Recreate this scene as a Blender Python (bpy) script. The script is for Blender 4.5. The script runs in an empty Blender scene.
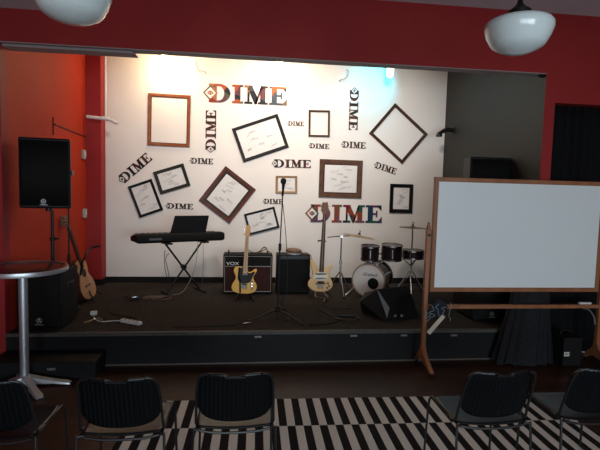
import bpy, math, random
from mathutils import Vector, Matrix, Euler
sc = bpy.context.scene
PI = math.pi
R = math.radians

# ---------------------------------------------------------------- camera
cam = bpy.data.objects.new('camera', bpy.data.cameras.new('camera'))
sc.collection.objects.link(cam)
cam.data.sensor_width = 36.0
cam.data.lens = 36.0 * 465 / 600
cam.data.clip_start = 0.05
_yaw, _pit, _rol = R(6.7), R(4.3), R(1.5)
_f = Vector((math.sin(_yaw)*math.cos(_pit), math.cos(_yaw)*math.cos(_pit), -math.sin(_pit)))
_r0 = Vector((math.cos(_yaw), -math.sin(_yaw), 0)); _u0 = _r0.cross(_f)
_r = _r0*math.cos(_rol) + _u0*math.sin(_rol); _u = -_r0*math.sin(_rol) + _u0*math.cos(_rol)
cam.matrix_world = Matrix(((_r.x, _u.x, -_f.x, 0), (_r.y, _u.y, -_f.y, 0), (_r.z, _u.z, -_f.z, 1.85), (0, 0, 0, 1)))
sc.camera = cam

# ---------------------------------------------------------------- world, lights, exposure
sc.view_settings.view_transform = 'Standard'
sc.view_settings.look = 'None'
sc.view_settings.exposure = 0.0
sc.view_settings.gamma = 1.0
sc.view_settings.use_curve_mapping = False
w = bpy.data.worlds.new('world'); sc.world = w; w.use_nodes = True
w.node_tree.nodes['Background'].inputs[0].default_value = (0.75, 0.88, 1.0, 1)
w.node_tree.nodes['Background'].inputs[1].default_value = 0.6

def light(name, kind, loc, target, energy, color, **kw):
    d = bpy.data.lights.new(name, kind); d.energy = energy; d.color = color
    for k, v in kw.items(): setattr(d, k, v)
    o = bpy.data.objects.new(name, d); sc.collection.objects.link(o); o.location = loc
    o.rotation_euler = (Vector(target) - Vector(loc)).to_track_quat('-Z', 'Y').to_euler()
    return o
# daylight through the shop windows behind the camera
WINDOWS = [(-2.33+0.55, 1.35), (1.15, 3.95)]
WINZ = (0.7, 2.45)
for i, (a, b) in enumerate(WINDOWS):
    light('window_daylight', 'AREA', ((a+b)/2, -3.95, 1.6), ((a+b)/2, 3, 1.45), (146, 194)[i], (0.80, 0.92, 1.0),
          shape='RECTANGLE', size=b-a-0.1, size_y=1.7)
WARM = (1.0, 0.72, 0.42)
CYAN = (0.0, 0.72, 1.0)
STAGE_LAMPS = [((-1.19, 7.02, 3.80), WARM, 62), ((0.46, 7.02, 3.80), WARM, 62), ((2.14, 7.02, 3.80), CYAN, 24)]
for p, c, e in STAGE_LAMPS:
    if c is WARM:
        light('stage_lamp_light', 'POINT', (p[0], 7.07, p[2]-0.14), (p[0], 7.4, 2), 50, c, shadow_soft_size=0.08)
    else:
        light('stage_lamp_light', 'SPOT', (p[0]-0.02, 7.1, p[2]-0.07), (p[0]-0.15, 7.43, 3.60), e, c, spot_size=R(130), spot_blend=0.9, shadow_soft_size=0.03)
        light('stage_spot_light', 'SPOT', (p[0], 7.0, p[2]-0.26), (p[0]+0.6, 6.0, 0.6), 8, (0.35, 0.85, 1.0), spot_size=R(150), spot_blend=1.0, shadow_soft_size=0.08)
# unseen spots added behind the header to brighten the back wall
for x in (-0.5, 0.6, 1.7):
    light('added_wall_fill', 'SPOT', (x, 5.12, 3.75), (x, 7.45, 2.45), 150, (1.0, 0.92, 0.84), spot_size=R(108), spot_blend=1.0, shadow_soft_size=0.15)

# ---------------------------------------------------------------- materials
MATS = {}
def mat(name, col, rough=0.6, metal=0.0, spec=0.5, noise=0.0, nscale=8.0, bump=0.0, bscale=60.0, coat=0.0, emit=None, estr=0.0, stretch=None, col2=None):
    if name in MATS: return MATS[name]
    m = bpy.data.materials.new(name); m.use_nodes = True; MATS[name] = m
    nt = m.node_tree; b = nt.nodes['Principled BSDF']
    b.inputs['Base Color'].default_value = (*col, 1); b.inputs['Roughness'].default_value = rough
    b.inputs['Metallic'].default_value = metal; b.inputs['Specular IOR Level'].default_value = spec
    b.inputs['Coat Weight'].default_value = coat*0.3
    tc = nt.nodes.new('ShaderNodeTexCoord')
    mp = nt.nodes.new('ShaderNodeMapping'); nt.links.new(tc.outputs['Object'], mp.inputs[0])
    if stretch: mp.inputs['Scale'].default_value = stretch
    if noise > 0 or col2:
        n = nt.nodes.new('ShaderNodeTexNoise'); n.inputs['Scale'].default_value = nscale; n.inputs['Detail'].default_value = 5
        nt.links.new(mp.outputs[0], n.inputs['Vector'])
        r = nt.nodes.new('ShaderNodeValToRGB')
        r.color_ramp.elements[0].position = 0.3; r.color_ramp.elements[1].position = 0.7
        c2 = col2 or tuple(min(1, c*(1+noise)) for c in col)
        c1 = col if col2 else tuple(c*(1-noise) for c in col)
        r.color_ramp.elements[0].color = (*c1, 1); r.color_ramp.elements[1].color = (*c2, 1)
        nt.links.new(n.outputs[0], r.inputs[0]); nt.links.new(r.outputs[0], b.inputs['Base Color'])
    if bump > 0:
        n2 = nt.nodes.new('ShaderNodeTexNoise'); n2.inputs['Scale'].default_value = bscale; n2.inputs['Detail'].default_value = 3
        nt.links.new(mp.outputs[0], n2.inputs['Vector'])
        bp = nt.nodes.new('ShaderNodeBump'); bp.inputs['Strength'].default_value = bump; bp.inputs['Distance'].default_value = 0.01
        nt.links.new(n2.outputs[0], bp.inputs['Height']); nt.links.new(bp.outputs[0], b.inputs['Normal'])
    if emit:
        b.inputs['Emission Color'].default_value = (*emit, 1); b.inputs['Emission Strength'].default_value = estr
    return m

white_wall = mat('white_paint', (0.70, 0.66, 0.62), 0.75, noise=0.02, nscale=2, bump=0.05, bscale=90)
red_wall = mat('red_paint', (0.29, 0.021, 0.021), 0.6, spec=0.25, noise=0.06, nscale=2, bump=0.05, bscale=70)
red_warm_lit = mat('red_paint_warm_lit', (0.42, 0.035, 0.014), 0.6, spec=0.12, noise=0.06, nscale=2, bump=0.05, bscale=70)  # red wall paint with the warm lamp light put into its colour
dark_wall = mat('charcoal_paint', (0.015, 0.0135, 0.011), 0.6, noise=0.08, nscale=3, bump=0.05)
grey_paint = mat('grey_paint', (0.30, 0.26, 0.26), 0.7, noise=0.05, nscale=3)
ceiling_paint = mat('ceiling_paint', (0.70, 0.72, 0.76), 0.85, noise=0.04, nscale=3)
soffit_dark = mat('stage_ceiling_paint', (0.12, 0.11, 0.10), 0.85)
carpet = mat('stage_carpet', (0.020, 0.017, 0.015), 0.95, spec=0.1, col2=(0.065, 0.052, 0.044), nscale=55, bump=0.8, bscale=220)
stage_black = mat('stage_fascia', (0.006, 0.0075, 0.009), 0.6, spec=0.25, noise=0.25, nscale=6, bump=0.15, bscale=20, stretch=(1, 1, 6))
black_trim = mat('black_trim', (0.007, 0.006, 0.006), 0.7, spec=0.2)
nosing_grey = mat('stage_nosing', (0.060, 0.058, 0.052), 0.6, noise=0.2, nscale=20)
metal_strip = mat('floor_strip', (0.13, 0.12, 0.10), 0.4, metal=0.3)
black_plastic = mat('black_plastic', (0.005, 0.005, 0.006), 0.5, spec=0.25)
black_gloss = mat('glossy_black', (0.006, 0.006, 0.007), 0.3, spec=0.3)
black_metal = mat('black_metal', (0.007, 0.007, 0.007), 0.45, spec=0.3)
chair_plastic = mat('chair_plastic', (0.003, 0.004, 0.005), 0.33, spec=0.25)
chair_metal = mat('chair_frame_metal', (0.014, 0.014, 0.015), 0.35, metal=0.3)
chrome = mat('chrome', (0.50, 0.50, 0.51), 0.25, metal=1.0)
brushed = mat('brushed_aluminium', (0.50, 0.54, 0.58), 0.38, metal=0.75)
black_cloth = mat('black_cloth', (0.008, 0.008, 0.009), 0.95, spec=0.1, noise=0.2, nscale=60, bump=0.2)
grey_cloth = mat('charcoal_cloth', (0.018, 0.019, 0.021), 0.95, spec=0.1, noise=0.2, nscale=30, bump=0.2)
grille = mat('speaker_grille', (0.004, 0.004, 0.004), 0.6, spec=0.2, bump=0.5, bscale=400)
tolex = mat('black_tolex', (0.006, 0.006, 0.006), 0.65, spec=0.2, bump=0.4, bscale=300)
milk = mat('milk_glass', (0.62, 0.72, 0.72), 0.2, coat=0.3, noise=0.02, nscale=3)
paper = mat('signed_paper', (0.66, 0.64, 0.62), 0.7, noise=0.03, nscale=10)
ink = mat('grey_ink', (0.33, 0.32, 0.34), 0.7)
ink_black = mat('black_ink', (0.015, 0.015, 0.02), 0.6)
board_white = mat('whiteboard_enamel', (0.73, 0.80, 0.80), 0.28, noise=0.012, nscale=2)
oak = mat('easel_wood', (0.20, 0.075, 0.030), 0.45, col2=(0.34, 0.14, 0.06), nscale=5, stretch=(1, 1, 0.25))
white_plastic = mat('white_plastic', (0.65, 0.65, 0.62), 0.4)
brown_cable = mat('brown_cable', (0.12, 0.07, 0.045), 0.5)
black_cable = mat('black_cable', (0.009, 0.009, 0.009), 0.5)
tan_cable = mat('tan_cable', (0.30, 0.20, 0.12), 0.5)
maple = mat('maple', (0.52, 0.27, 0.10), 0.35, col2=(0.62, 0.35, 0.14), nscale=8, stretch=(4, 4, 0.5))
rosewood = mat('rosewood', (0.07, 0.022, 0.012), 0.65, spec=0.15, noise=0.3, nscale=15, stretch=(4, 4, 0.4))
butter = mat('butterscotch_lacquer', (0.80, 0.46, 0.09), 0.45, spec=0.25, noise=0.08, nscale=5)
cream_body = mat('cream_lacquer', (0.68, 0.44, 0.20), 0.5, spec=0.25, col2=(0.76, 0.53, 0.27), nscale=5, stretch=(4, 4, 0.6))
cream_plastic = mat('cream_plastic', (0.72, 0.68, 0.58), 0.4)
spruce = mat('guitar_spruce', (0.42, 0.19, 0.075), 0.4, col2=(0.54, 0.27, 0.12), nscale=8, stretch=(6, 6, 0.5))
mahogany = mat('guitar_mahogany', (0.10, 0.035, 0.02), 0.35)
bronze = mat('cymbal_bronze', (0.40, 0.29, 0.18), 0.45, metal=0.6, noise=0.1, nscale=20)
dark_bronze = mat('dark_cymbal_bronze', (0.14, 0.10, 0.06), 0.4, metal=0.7, noise=0.1, nscale=20)
drum_wrap = mat('dark_drum_wrap', (0.016, 0.010, 0.011), 0.25, spec=0.3, col2=(0.028, 0.014, 0.015), nscale=30)
drum_head = mat('drum_head', (0.72, 0.70, 0.66), 0.45)

def facing(m):
    return m
def wood_floor_mat():
    m = bpy.data.materials.new('dark_floorboards'); m.use_nodes = True; nt = m.node_tree; b = nt.nodes['Principled BSDF']
    tc = nt.nodes.new('ShaderNodeTexCoord'); br = nt.nodes.new('ShaderNodeTexBrick')
    br.inputs['Scale'].default_value = 1; br.inputs['Brick Width'].default_value = 1.6; br.inputs['Row Height'].default_value = 0.11
    br.inputs['Mortar Size'].default_value = 0.002; br.offset = 0.37
    br.inputs['Color1'].default_value = (0.040, 0.015, 0.008, 1); br.inputs['Color2'].default_value = (0.068, 0.028, 0.014, 1); br.inputs['Mortar'].default_value = (0.01, 0.006, 0.004, 1)
    mp = nt.nodes.new('ShaderNodeMapping'); mp.inputs['Scale'].default_value = (1.2, 9, 1)
    n = nt.nodes.new('ShaderNodeTexNoise'); n.inputs['Scale'].default_value = 2.2; n.inputs['Detail'].default_value = 8
    mx = nt.nodes.new('ShaderNodeMix'); mx.data_type = 'RGBA'; mx.blend_type = 'MULTIPLY'; mx.inputs[0].default_value = 0.75
    nt.links.new(tc.outputs['Object'], br.inputs['Vector']); nt.links.new(tc.outputs['Object'], mp.inputs[0]); nt.links.new(mp.outputs[0], n.inputs['Vector'])
    nt.links.new(br.outputs['Color'], mx.inputs[6]); nt.links.new(n.outputs[0], mx.inputs[7]); nt.links.new(mx.outputs[2], b.inputs['Base Color'])
    b.inputs['Roughness'].default_value = 0.36; b.inputs['Specular IOR Level'].default_value = 0.25
    bp = nt.nodes.new('ShaderNodeBump'); bp.inputs['Strength'].default_value = 0.15; bp.inputs['Distance'].default_value = 0.01
    nt.links.new(n.outputs[0], bp.inputs['Height']); nt.links.new(bp.outputs[0], b.inputs['Normal'])
    return m
def rug_mat(x0, y1, per, row):
    m = bpy.data.materials.new('striped_rug_weave'); m.use_nodes = True; nt = m.node_tree; b = nt.nodes['Principled BSDF']
    tc = nt.nodes.new('ShaderNodeTexCoord'); sp = nt.nodes.new('ShaderNodeSeparateXYZ'); nt.links.new(tc.outputs['Object'], sp.inputs[0])
    def M(op, a, bb=None):
        n = nt.nodes.new('ShaderNodeMath'); n.operation = op
        for i, v in enumerate((a, bb)):
            if v is None: continue
            if isinstance(v, (int, float)): n.inputs[i].default_value = v
            else: nt.links.new(v, n.inputs[i])
        return n.outputs[0]
    rowi = M('FLOOR', M('DIVIDE', M('SUBTRACT', y1, sp.outputs[1]), row))
    ph = M('ADD', M('DIVIDE', M('SUBTRACT', sp.outputs[0], x0), per), M('MULTIPLY', rowi, 0.5))
    s = M('LESS_THAN', M('FRACT', ph), 0.5)
    n = nt.nodes.new('ShaderNodeTexNoise'); n.inputs['Scale'].default_value = 150; nt.links.new(tc.outputs['Object'], n.inputs['Vector'])
    wv = nt.nodes.new('ShaderNodeMapRange'); wv.inputs[3].default_value = 0.75; wv.inputs[4].default_value = 1.1; nt.links.new(n.outputs[0], wv.inputs[0])
    mx = nt.nodes.new('ShaderNodeMix'); mx.data_type = 'RGBA'; nt.links.new(s, mx.inputs[0])
    mx.inputs[6].default_value = (0.016, 0.013, 0.013, 1); mx.inputs[7].default_value = (0.64, 0.61, 0.56, 1)
    m2 = nt.nodes.new('ShaderNodeMix'); m2.data_type = 'RGBA'; m2.blend_type = 'MULTIPLY'; m2.inputs[0].default_value = 1
    nt.links.new(mx.outputs[2], m2.inputs[6]); nt.links.new(wv.outputs[0], m2.inputs[7]); nt.links.new(m2.outputs[2], b.inputs['Base Color'])
    b.inputs['Roughness'].default_value = 0.95; b.inputs['Specular IOR Level'].default_value = 0.1
    return m
def collage_mat(name, stops, scale, dark):
    m = bpy.data.materials.new(name); m.use_nodes = True; nt = m.node_tree; b = nt.nodes['Principled BSDF']
    tc = nt.nodes.new('ShaderNodeTexCoord'); oi = nt.nodes.new('ShaderNodeObjectInfo')
    va = nt.nodes.new('ShaderNodeVectorMath'); va.operation = 'MULTIPLY_ADD'; va.inputs[1].default_value = (1, 1, 1)
    cb = nt.nodes.new('ShaderNodeCombineXYZ')
    ml = nt.nodes.new('ShaderNodeMath'); ml.operation = 'MULTIPLY'; ml.inputs[1].default_value = 40; nt.links.new(oi.outputs['Random'], ml.inputs[0])
    nt.links.new(ml.outputs[0], cb.inputs[0]); nt.links.new(ml.outputs[0], cb.inputs[2])
    nt.links.new(tc.outputs['Object'], va.inputs[0]); nt.links.new(cb.outputs[0], va.inputs[2])
    ns = nt.nodes.new('ShaderNodeTexNoise'); ns.inputs['Scale'].default_value = scale*1.3; nt.links.new(va.outputs[0], ns.inputs['Vector'])
    ad = nt.nodes.new('ShaderNodeVectorMath'); ad.operation = 'MULTIPLY_ADD'; ad.inputs[1].default_value = (0.35, 0, 0.35)
    nt.links.new(ns.outputs['Color'], ad.inputs[0]); nt.links.new(va.outputs[0], ad.inputs[2])
    vo = nt.nodes.new('ShaderNodeTexVoronoi'); vo.inputs['Scale'].default_value = scale; nt.links.new(ad.outputs[0], vo.inputs['Vector'])
    sp = nt.nodes.new('ShaderNodeSeparateColor'); nt.links.new(vo.outputs['Color'], sp.inputs[0])
    r = nt.nodes.new('ShaderNodeValToRGB'); r.color_ramp.interpolation = 'CONSTANT'
    el = r.color_ramp.elements; el[0].color = (*stops[0], 1); el[1].position = 1/len(stops); el[1].color = (*stops[1], 1)
    for i, s in enumerate(stops[2:], 2):
        e = el.new(i/len(stops)); e.color = (*s, 1)
    nt.links.new(sp.outputs[0], r.inputs[0]); nt.links.new(r.outputs[0], b.inputs['Base Color'])
    b.inputs['Roughness'].default_value = 0.5; b.inputs['Specular IOR Level'].default_value = 0.12
    return m
collage_a = collage_mat('colour_collage', [(0.20, 0.025, 0.016), (0.30, 0.06, 0.02), (0.07, 0.07, 0.035), (0.012, 0.012, 0.018), (0.30, 0.12, 0.05), (0.09, 0.035, 0.05), (0.035, 0.05, 0.07), (0.13, 0.09, 0.05)], 1.9, 1)
collage_c = collage_mat('vivid_collage', [(0.17, 0.014, 0.028), (0.20, 0.04, 0.02), (0.015, 0.07, 0.055), (0.01, 0.01, 0.02), (0.15, 0.05, 0.08), (0.08, 0.04, 0.09), (0.015, 0.035, 0.07), (0.07, 0.07, 0.04)], 1.9, 1)
collage_b = collage_mat('dark_collage', [(0.035, 0.010, 0.009), (0.065, 0.018, 0.013), (0.025, 0.024, 0.020), (0.012, 0.009, 0.010), (0.085, 0.03, 0.018)], 1.6, 1)

# ---------------------------------------------------------------- mesh helpers
class MB:
    def __init__(s): s.v = []; s.f = []; s.m = Matrix.Identity(4)
    def add(s, vs, fs):
        n = len(s.v); s.v += [tuple(s.m @ Vector(p)) for p in vs]; s.f += [tuple(i+n for i in f) for f in fs]; return s
    def box(s, c, d, rot=(0, 0, 0)):
        e = Euler(rot).to_matrix(); vs = []
        for z in (-.5, .5):
            for x, y in ((-.5, -.5), (.5, -.5), (.5, .5), (-.5, .5)):
                vs.append(Vector(c) + e @ Vector((x*d[0], y*d[1], z*d[2])))
        return s.add(vs, [(3, 2, 1, 0), (4, 5, 6, 7), (0, 1, 5, 4), (1, 2, 6, 5), (2, 3, 7, 6), (3, 0, 4, 7)])
    def span(s, a, b):
        return s.box([(a[i]+b[i])/2 for i in range(3)], [abs(b[i]-a[i]) for i in range(3)])
    def tube(s, pts, r, n=8, closed=False):
        P = [Vector(p) for p in pts]; k = len(P); rr = r if isinstance(r, (list, tuple)) else [r]*k
        vs = []; prev = None
        for i in range(k):
            if closed: t = P[(i+1) % k] - P[i-1]
            else: t = P[min(i+1, k-1)] - P[max(i-1, 0)]
            t.normalize()
            if prev is None: a = t.orthogonal().normalized()
            else:
                a = prev - t*prev.dot(t); a = a.normalized() if a.length > 1e-6 else t.orthogonal().normalized()
            prev = a; b = t.cross(a)
            for j in range(n):
                an = 2*PI*j/n; vs.append(P[i] + (a*math.cos(an) + b*math.sin(an))*rr[i])
        fs = []
        for i in range(k if closed else k-1):
            for j in range(n):
                i2 = (i+1) % k; fs.append((i*n+j, i*n+(j+1) % n, i2*n+(j+1) % n, i2*n+j))
        if not closed: fs += [tuple(reversed(range(n))), tuple(range((k-1)*n, k*n))]
        return s.add(vs, fs)
    def cyl(s, a, b, r, n=24, r2=None):
        return s.tube([a, b], [r, r if r2 is None else r2], n)
    def lathe(s, prof, n=32, c=(0, 0, 0), rot=(0, 0, 0), cap=True):
        e = Euler(rot).to_matrix(); vs = []; fs = []; k = len(prof)
        for (r, z) in prof:
            for j in range(n):
                an = 2*PI*j/n; vs.append(Vector(c) + e @ Vector((r*math.cos(an), r*math.sin(an), z)))
        for i in range(k-1):
            for j in range(n): fs.append((i*n+j, i*n+(j+1) % n, (i+1)*n+(j+1) % n, (i+1)*n+j))
        if cap and prof[0][0] > 1e-5: fs.append(tuple(reversed(range(n))))
        if cap and prof[-1][0] > 1e-5: fs.append(tuple(range((k-1)*n, k*n)))
        return s.add(vs, fs)
    def prism(s, poly, y0, y1):            # polygon in xz, extruded along y
        n = len(poly); vs = [(x, y0, z) for x, z in poly] + [(x, y1, z) for x, z in poly]
        area = sum(poly[i][0]*poly[(i+1) % n][1] - poly[(i+1) % n][0]*poly[i][1] for i in range(n))
        f = [tuple(range(n)), tuple(reversed(range(n, 2*n)))] + [((i+1) % n, i, i+n, (i+1) % n+n) for i in range(n)]
        if area < 0: f = [tuple(reversed(q)) for q in f]
        return s.add(vs, f)
    def rings(s, loops, y=None):           # loft closed loops of equal length; caps none
        n = len(loops[0]); vs = [p for l in loops for p in l]; fs = []
        for i in range(len(loops)-1):
            for j in range(n): fs.append((i*n+j, i*n+(j+1) % n, (i+1)*n+(j+1) % n, (i+1)*n+j))
        return s.add(vs, fs)
    def grid(s, fn, nu, nv):
        vs = [fn(i/nu, j/nv) for j in range(nv+1) for i in range(nu+1)]
        fs = [(j*(nu+1)+i, j*(nu+1)+i+1, (j+1)*(nu+1)+i+1, (j+1)*(nu+1)+i) for j in range(nv) for i in range(nu)]
        return s.add(vs, fs)
    def build(s, name, m, parent=None, bevel=0, solid=0, smooth=40, loc=None, subsurf=0):
        me = bpy.data.meshes.new(name); me.from_pydata(s.v, [], s.f); me.update()
        me.materials.append(m)
        if smooth:
            me.polygons.foreach_set('use_smooth', [True]*len(me.polygons)); me.set_sharp_from_angle(angle=R(smooth))
        o = bpy.data.objects.new(name, me); sc.collection.objects.link(o)
        if parent: o.parent = parent
        if loc: o.location = loc
        if solid:
            md = o.modifiers.new('s', 'SOLIDIFY'); md.thickness = solid; md.offset = 0
        if bevel:
            md = o.modifiers.new('b', 'BEVEL'); md.width = bevel; md.segments = 2; md.limit_method = 'ANGLE'
        if subsurf:
            md = o.modifiers.new('u', 'SUBSURF'); md.levels = subsurf; md.render_levels = subsurf
        return o
def tag(o, label=None, cat=None, group=None, kind=None):
    if label: o['label'] = label
    if cat: o['category'] = cat
    if group: o['group'] = group
    if kind: o['kind'] = kind
    return o
def thing(name, label, cat, loc=(0, 0, 0), rot=(0, 0, 0), group=None):
    o = bpy.data.objects.new(name, None); sc.collection.objects.link(o); o.location = loc; o.rotation_euler = rot
    o.empty_display_size = 0.1
    return tag(o, label, cat, group)
def struct(name, mb, m, bevel=0, **kw):
    return tag(mb.build(name, m, bevel=bevel, **kw), kind='structure')
def copy_tree(o, parent=None):
    c = o.copy(); sc.collection.objects.link(c)
    if parent: c.parent = parent
    for ch in list(o.children): copy_tree(ch, c)
    return c
def spline(pts, k=8, closed=False):
    P = [Vector(p) for p in pts]; n = len(P); out = []
    for i in range(n if closed else n-1):
        if closed: a, b, c, d = P[i-1], P[i], P[(i+1) % n], P[(i+2) % n]
        else: a, b, c, d = P[max(i-1, 0)], P[i], P[i+1], P[min(i+2, n-1)]
        for j in range(k):
            t = j/k
            out.append(0.5*((2*b) + (c-a)*t + (2*a-5*b+4*c-d)*t*t + (3*b-a-3*c+d)*t**3))
    if not closed: out.append(P[-1])
    return out
def spline2(pts, k=6):
    return [(p.x, p.y) for p in spline([(a, b, 0) for a, b in pts], k, True)]
def text_mesh(name, s, size, m, parent, loc, rot=(PI/2, 0, 0), ext=0.001, shear=0, sx=1.0):
    cu = bpy.data.curves.new(name, 'FONT'); cu.body = s; cu.size = size; cu.extrude = ext; cu.align_x = 'CENTER'; cu.align_y = 'CENTER'; cu.shear = shear
    t = bpy.data.objects.new(name, cu); me = bpy.data.meshes.new_from_object(t); me.materials.append(m)
    bpy.data.objects.remove(t)
    o = bpy.data.objects.new(name, me); sc.collection.objects.link(o); o.parent = parent; o.location = loc; o.rotation_euler = rot; o.scale = (sx, 1, 1)
    return o

# ---------------------------------------------------------------- the room
SZ = 0.34           # stage height
SY = 4.86           # stage front
WY = 7.45           # back wall of the stage
XL, XR = -2.36, 3.24
struct('floor', MB().span((-2.9, -4.3, -0.1), (5.2, 7.6, 0)), wood_floor_mat())
struct('ceiling', MB().span((-2.9, -4.3, 3.83), (5.2, 4.85, 3.95)), ceiling_paint)
struct('ceiling_stage', MB().span((-2.6, 4.99, 4.0), (3.5, 7.6, 4.1)), soffit_dark)
struct('wall_stage_back', MB().span((-2.14, WY, 0), (XR+0.2, WY+0.15, 4.0)), white_wall)
struct('wall_left', MB().span((XL-0.2, 4.97, 0), (XL, 7.23, 4.0)), red_warm_lit)
struct('wall_front_left', MB().span((-2.9, -4.3, 0), (-2.75, 4.97, 3.83)).span((-2.75, 4.85, 0), (XL, 4.97, 3.19)), red_wall)
struct('wall_pilaster', MB().span((XL-0.2, 7.23, 0), (-2.14, WY+0.15, 4.0)), red_wall)
struct('wall_stage_right', MB().span((XR, 4.862, 0), (XR+0.03, WY, 4.0)), dark_wall)
# the red header beam over the stage and the red wall on its right, pierced by the curtained opening
struct('wall_header', MB().span((-2.75, 4.85, 3.19), (5.2, 4.97, 3.83)).span((-2.75, 4.851, 3.83), (3.5, 4.97, 4.1)), red_wall)
struct('wall_stage_pier', MB().span((XR, 4.85, 0), (3.36, 4.861, 3.19)).span((XR+.03, 4.861, 0), (3.36, 4.985, 3.19)), red_wall)
struct('wall_front_right', MB().span((3.36, 4.85, 2.88), (5.2, 4.985, 3.19)).span((4.9, 4.85, 0), (5.2, 4.985, 2.88)), red_wall)
struct('trim_header', MB().span((-2.75, 4.845, 3.182), (XR, 4.98, 3.19)), grey_paint)
struct('trim_header_board', MB().prism([(XL, 3.160), (-1.12, 3.160), (-1.15, 3.182), (XL, 3.182)], 4.90, 5.06), grey_paint)
struct('ceiling_soffit', MB().span((-2.75, 1.6, 3.50), (-1.6, 4.85, 3.83)), ceiling_paint)
struct('wall_right', MB().span((5.0, -4.3, 0), (5.2, 4.85, 3.83)), red_wall)
struct('ceiling_light_blocker', MB().span((-2.75, -0.6, 2.60), (5.0, -0.3, 3.83)), ceiling_paint)  # unseen block added behind the camera to shade the top of the beam
# window wall behind the camera
mb = MB(); xs = [-2.75] + [v for p in WINDOWS for v in p] + [5.0]
for i in range(0, len(xs), 2): mb.span((xs[i], -3.8, 0), (xs[i+1], -3.6, 3.83))
for a, b in WINDOWS: mb.span((a, -3.8, 0), (b, -3.6, WINZ[0])).span((a, -3.8, WINZ[1]), (b, -3.6, 3.83))
struct('wall_street', mb, grey_paint)
for i, (a, b) in enumerate(WINDOWS):
    mb = MB()
    mb.span((a, -3.74, WINZ[0]), (a+.05, -3.66, WINZ[1])).span((b-.05, -3.74, WINZ[0]), (b, -3.66, WINZ[1])).span((a, -3.74, WINZ[0]), (b, -3.66, WINZ[0]+.05)).span((a, -3.74, WINZ[1]-.05), (b, -3.66, WINZ[1]))
    struct('window_%d' % (i+1), mb, black_trim)
# stage
struct('floor_stage', MB().span((XL, SY, SZ-0.03), (XR, WY, SZ)), carpet)
struct('trim_stage_fascia', MB().span((XL, SY, 0), (XR, SY+0.06, SZ-0.03)), stage_black)
struct('trim_stage_nosing', MB().span((XL, SY-0.012, SZ-0.034), (XR, SY+0.03, SZ+0.004)), nosing_grey, bevel=0.004)
struct('trim_stage_foot', MB().span((-1.40, SY-0.022, 0), (XR, SY, 0.014)), metal_strip)
struct('floor_step', MB().span((XL, 4.52, 0), (-1.40, SY-.001, 0.17)), stage_black, bevel=0.008)
struct('baseboard_back', MB().span((-2.14, WY-0.018, SZ), (XR, WY, SZ+0.09)), black_trim)
struct('baseboard_pilaster', MB().span((XL, 7.212, SZ), (-2.122, 7.23, SZ+0.09)).span((-2.14, 7.23, SZ), (-2.122, WY-.018, SZ+.09)), black_trim)
struct('baseboard_right', MB().span((XR-0.018, 4.99, SZ), (XR, WY-.018, SZ+0.09)), black_trim)
# small dark bracket in the corner of the opening
tag(MB().add([(3.18, 4.86, 3.182), (3.24, 4.86, 3.182), (3.24, 4.86, 3.155), (3.18, 4.93, 3.182), (3.24, 4.93, 3.182), (3.24, 4.93, 3.155)],
    [(0, 1, 2), (5, 4, 3), (0, 3, 4, 1), (1, 4, 5, 2), (2, 5, 3, 0)]).build('corner_bracket', black_trim, smooth=0),
    'tiny black bracket in the top right corner of the stage opening', 'bracket')
# rug
RX0, RX1, RY1, RY0 = -0.97, 2.70, 3.99, 2.10
t = tag(MB().span((RX0, RY0, 0.001), (RX1, RY1, 0.011)).build('striped_rug', rug_mat(0.278, RY1, 0.1262, 0.475), bevel=0.003, loc=(0, 0, 0)),
    'black and cream striped rug of offset rows on the dark wooden floor', 'rug')

t.rotation_euler.z = R(-1.2); t.location.y = -0.022

# ---------------------------------------------------------------- curtain in the opening on the right
def curtain_fn(x0, x1, z0, z1, y, amp, waves):
    def fn(u, v):
        x = x0+(x1-x0)*u
        return (x, y + amp*math.sin(u*waves*2*PI+0.6*math.sin(u*9)) * (0.8+0.2*math.sin(v*3+u*20)), z0+(z1-z0)*v)
    return fn
t = thing('curtain', 'black pleated curtain filling the opening in the red wall at right', 'curtain', (4.1, 5.03, 0))
MB().grid(curtain_fn(-0.73, 0.82, 0.01, 2.9, 0, 0.028, 15), 240, 10).build('drape', black_cloth, t, solid=0.003)
MB().cyl((-0.74, 0.0, 2.92), (0.84, 0.0, 2.92), 0.012).build('curtain_rod', black_metal, t)

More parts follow.
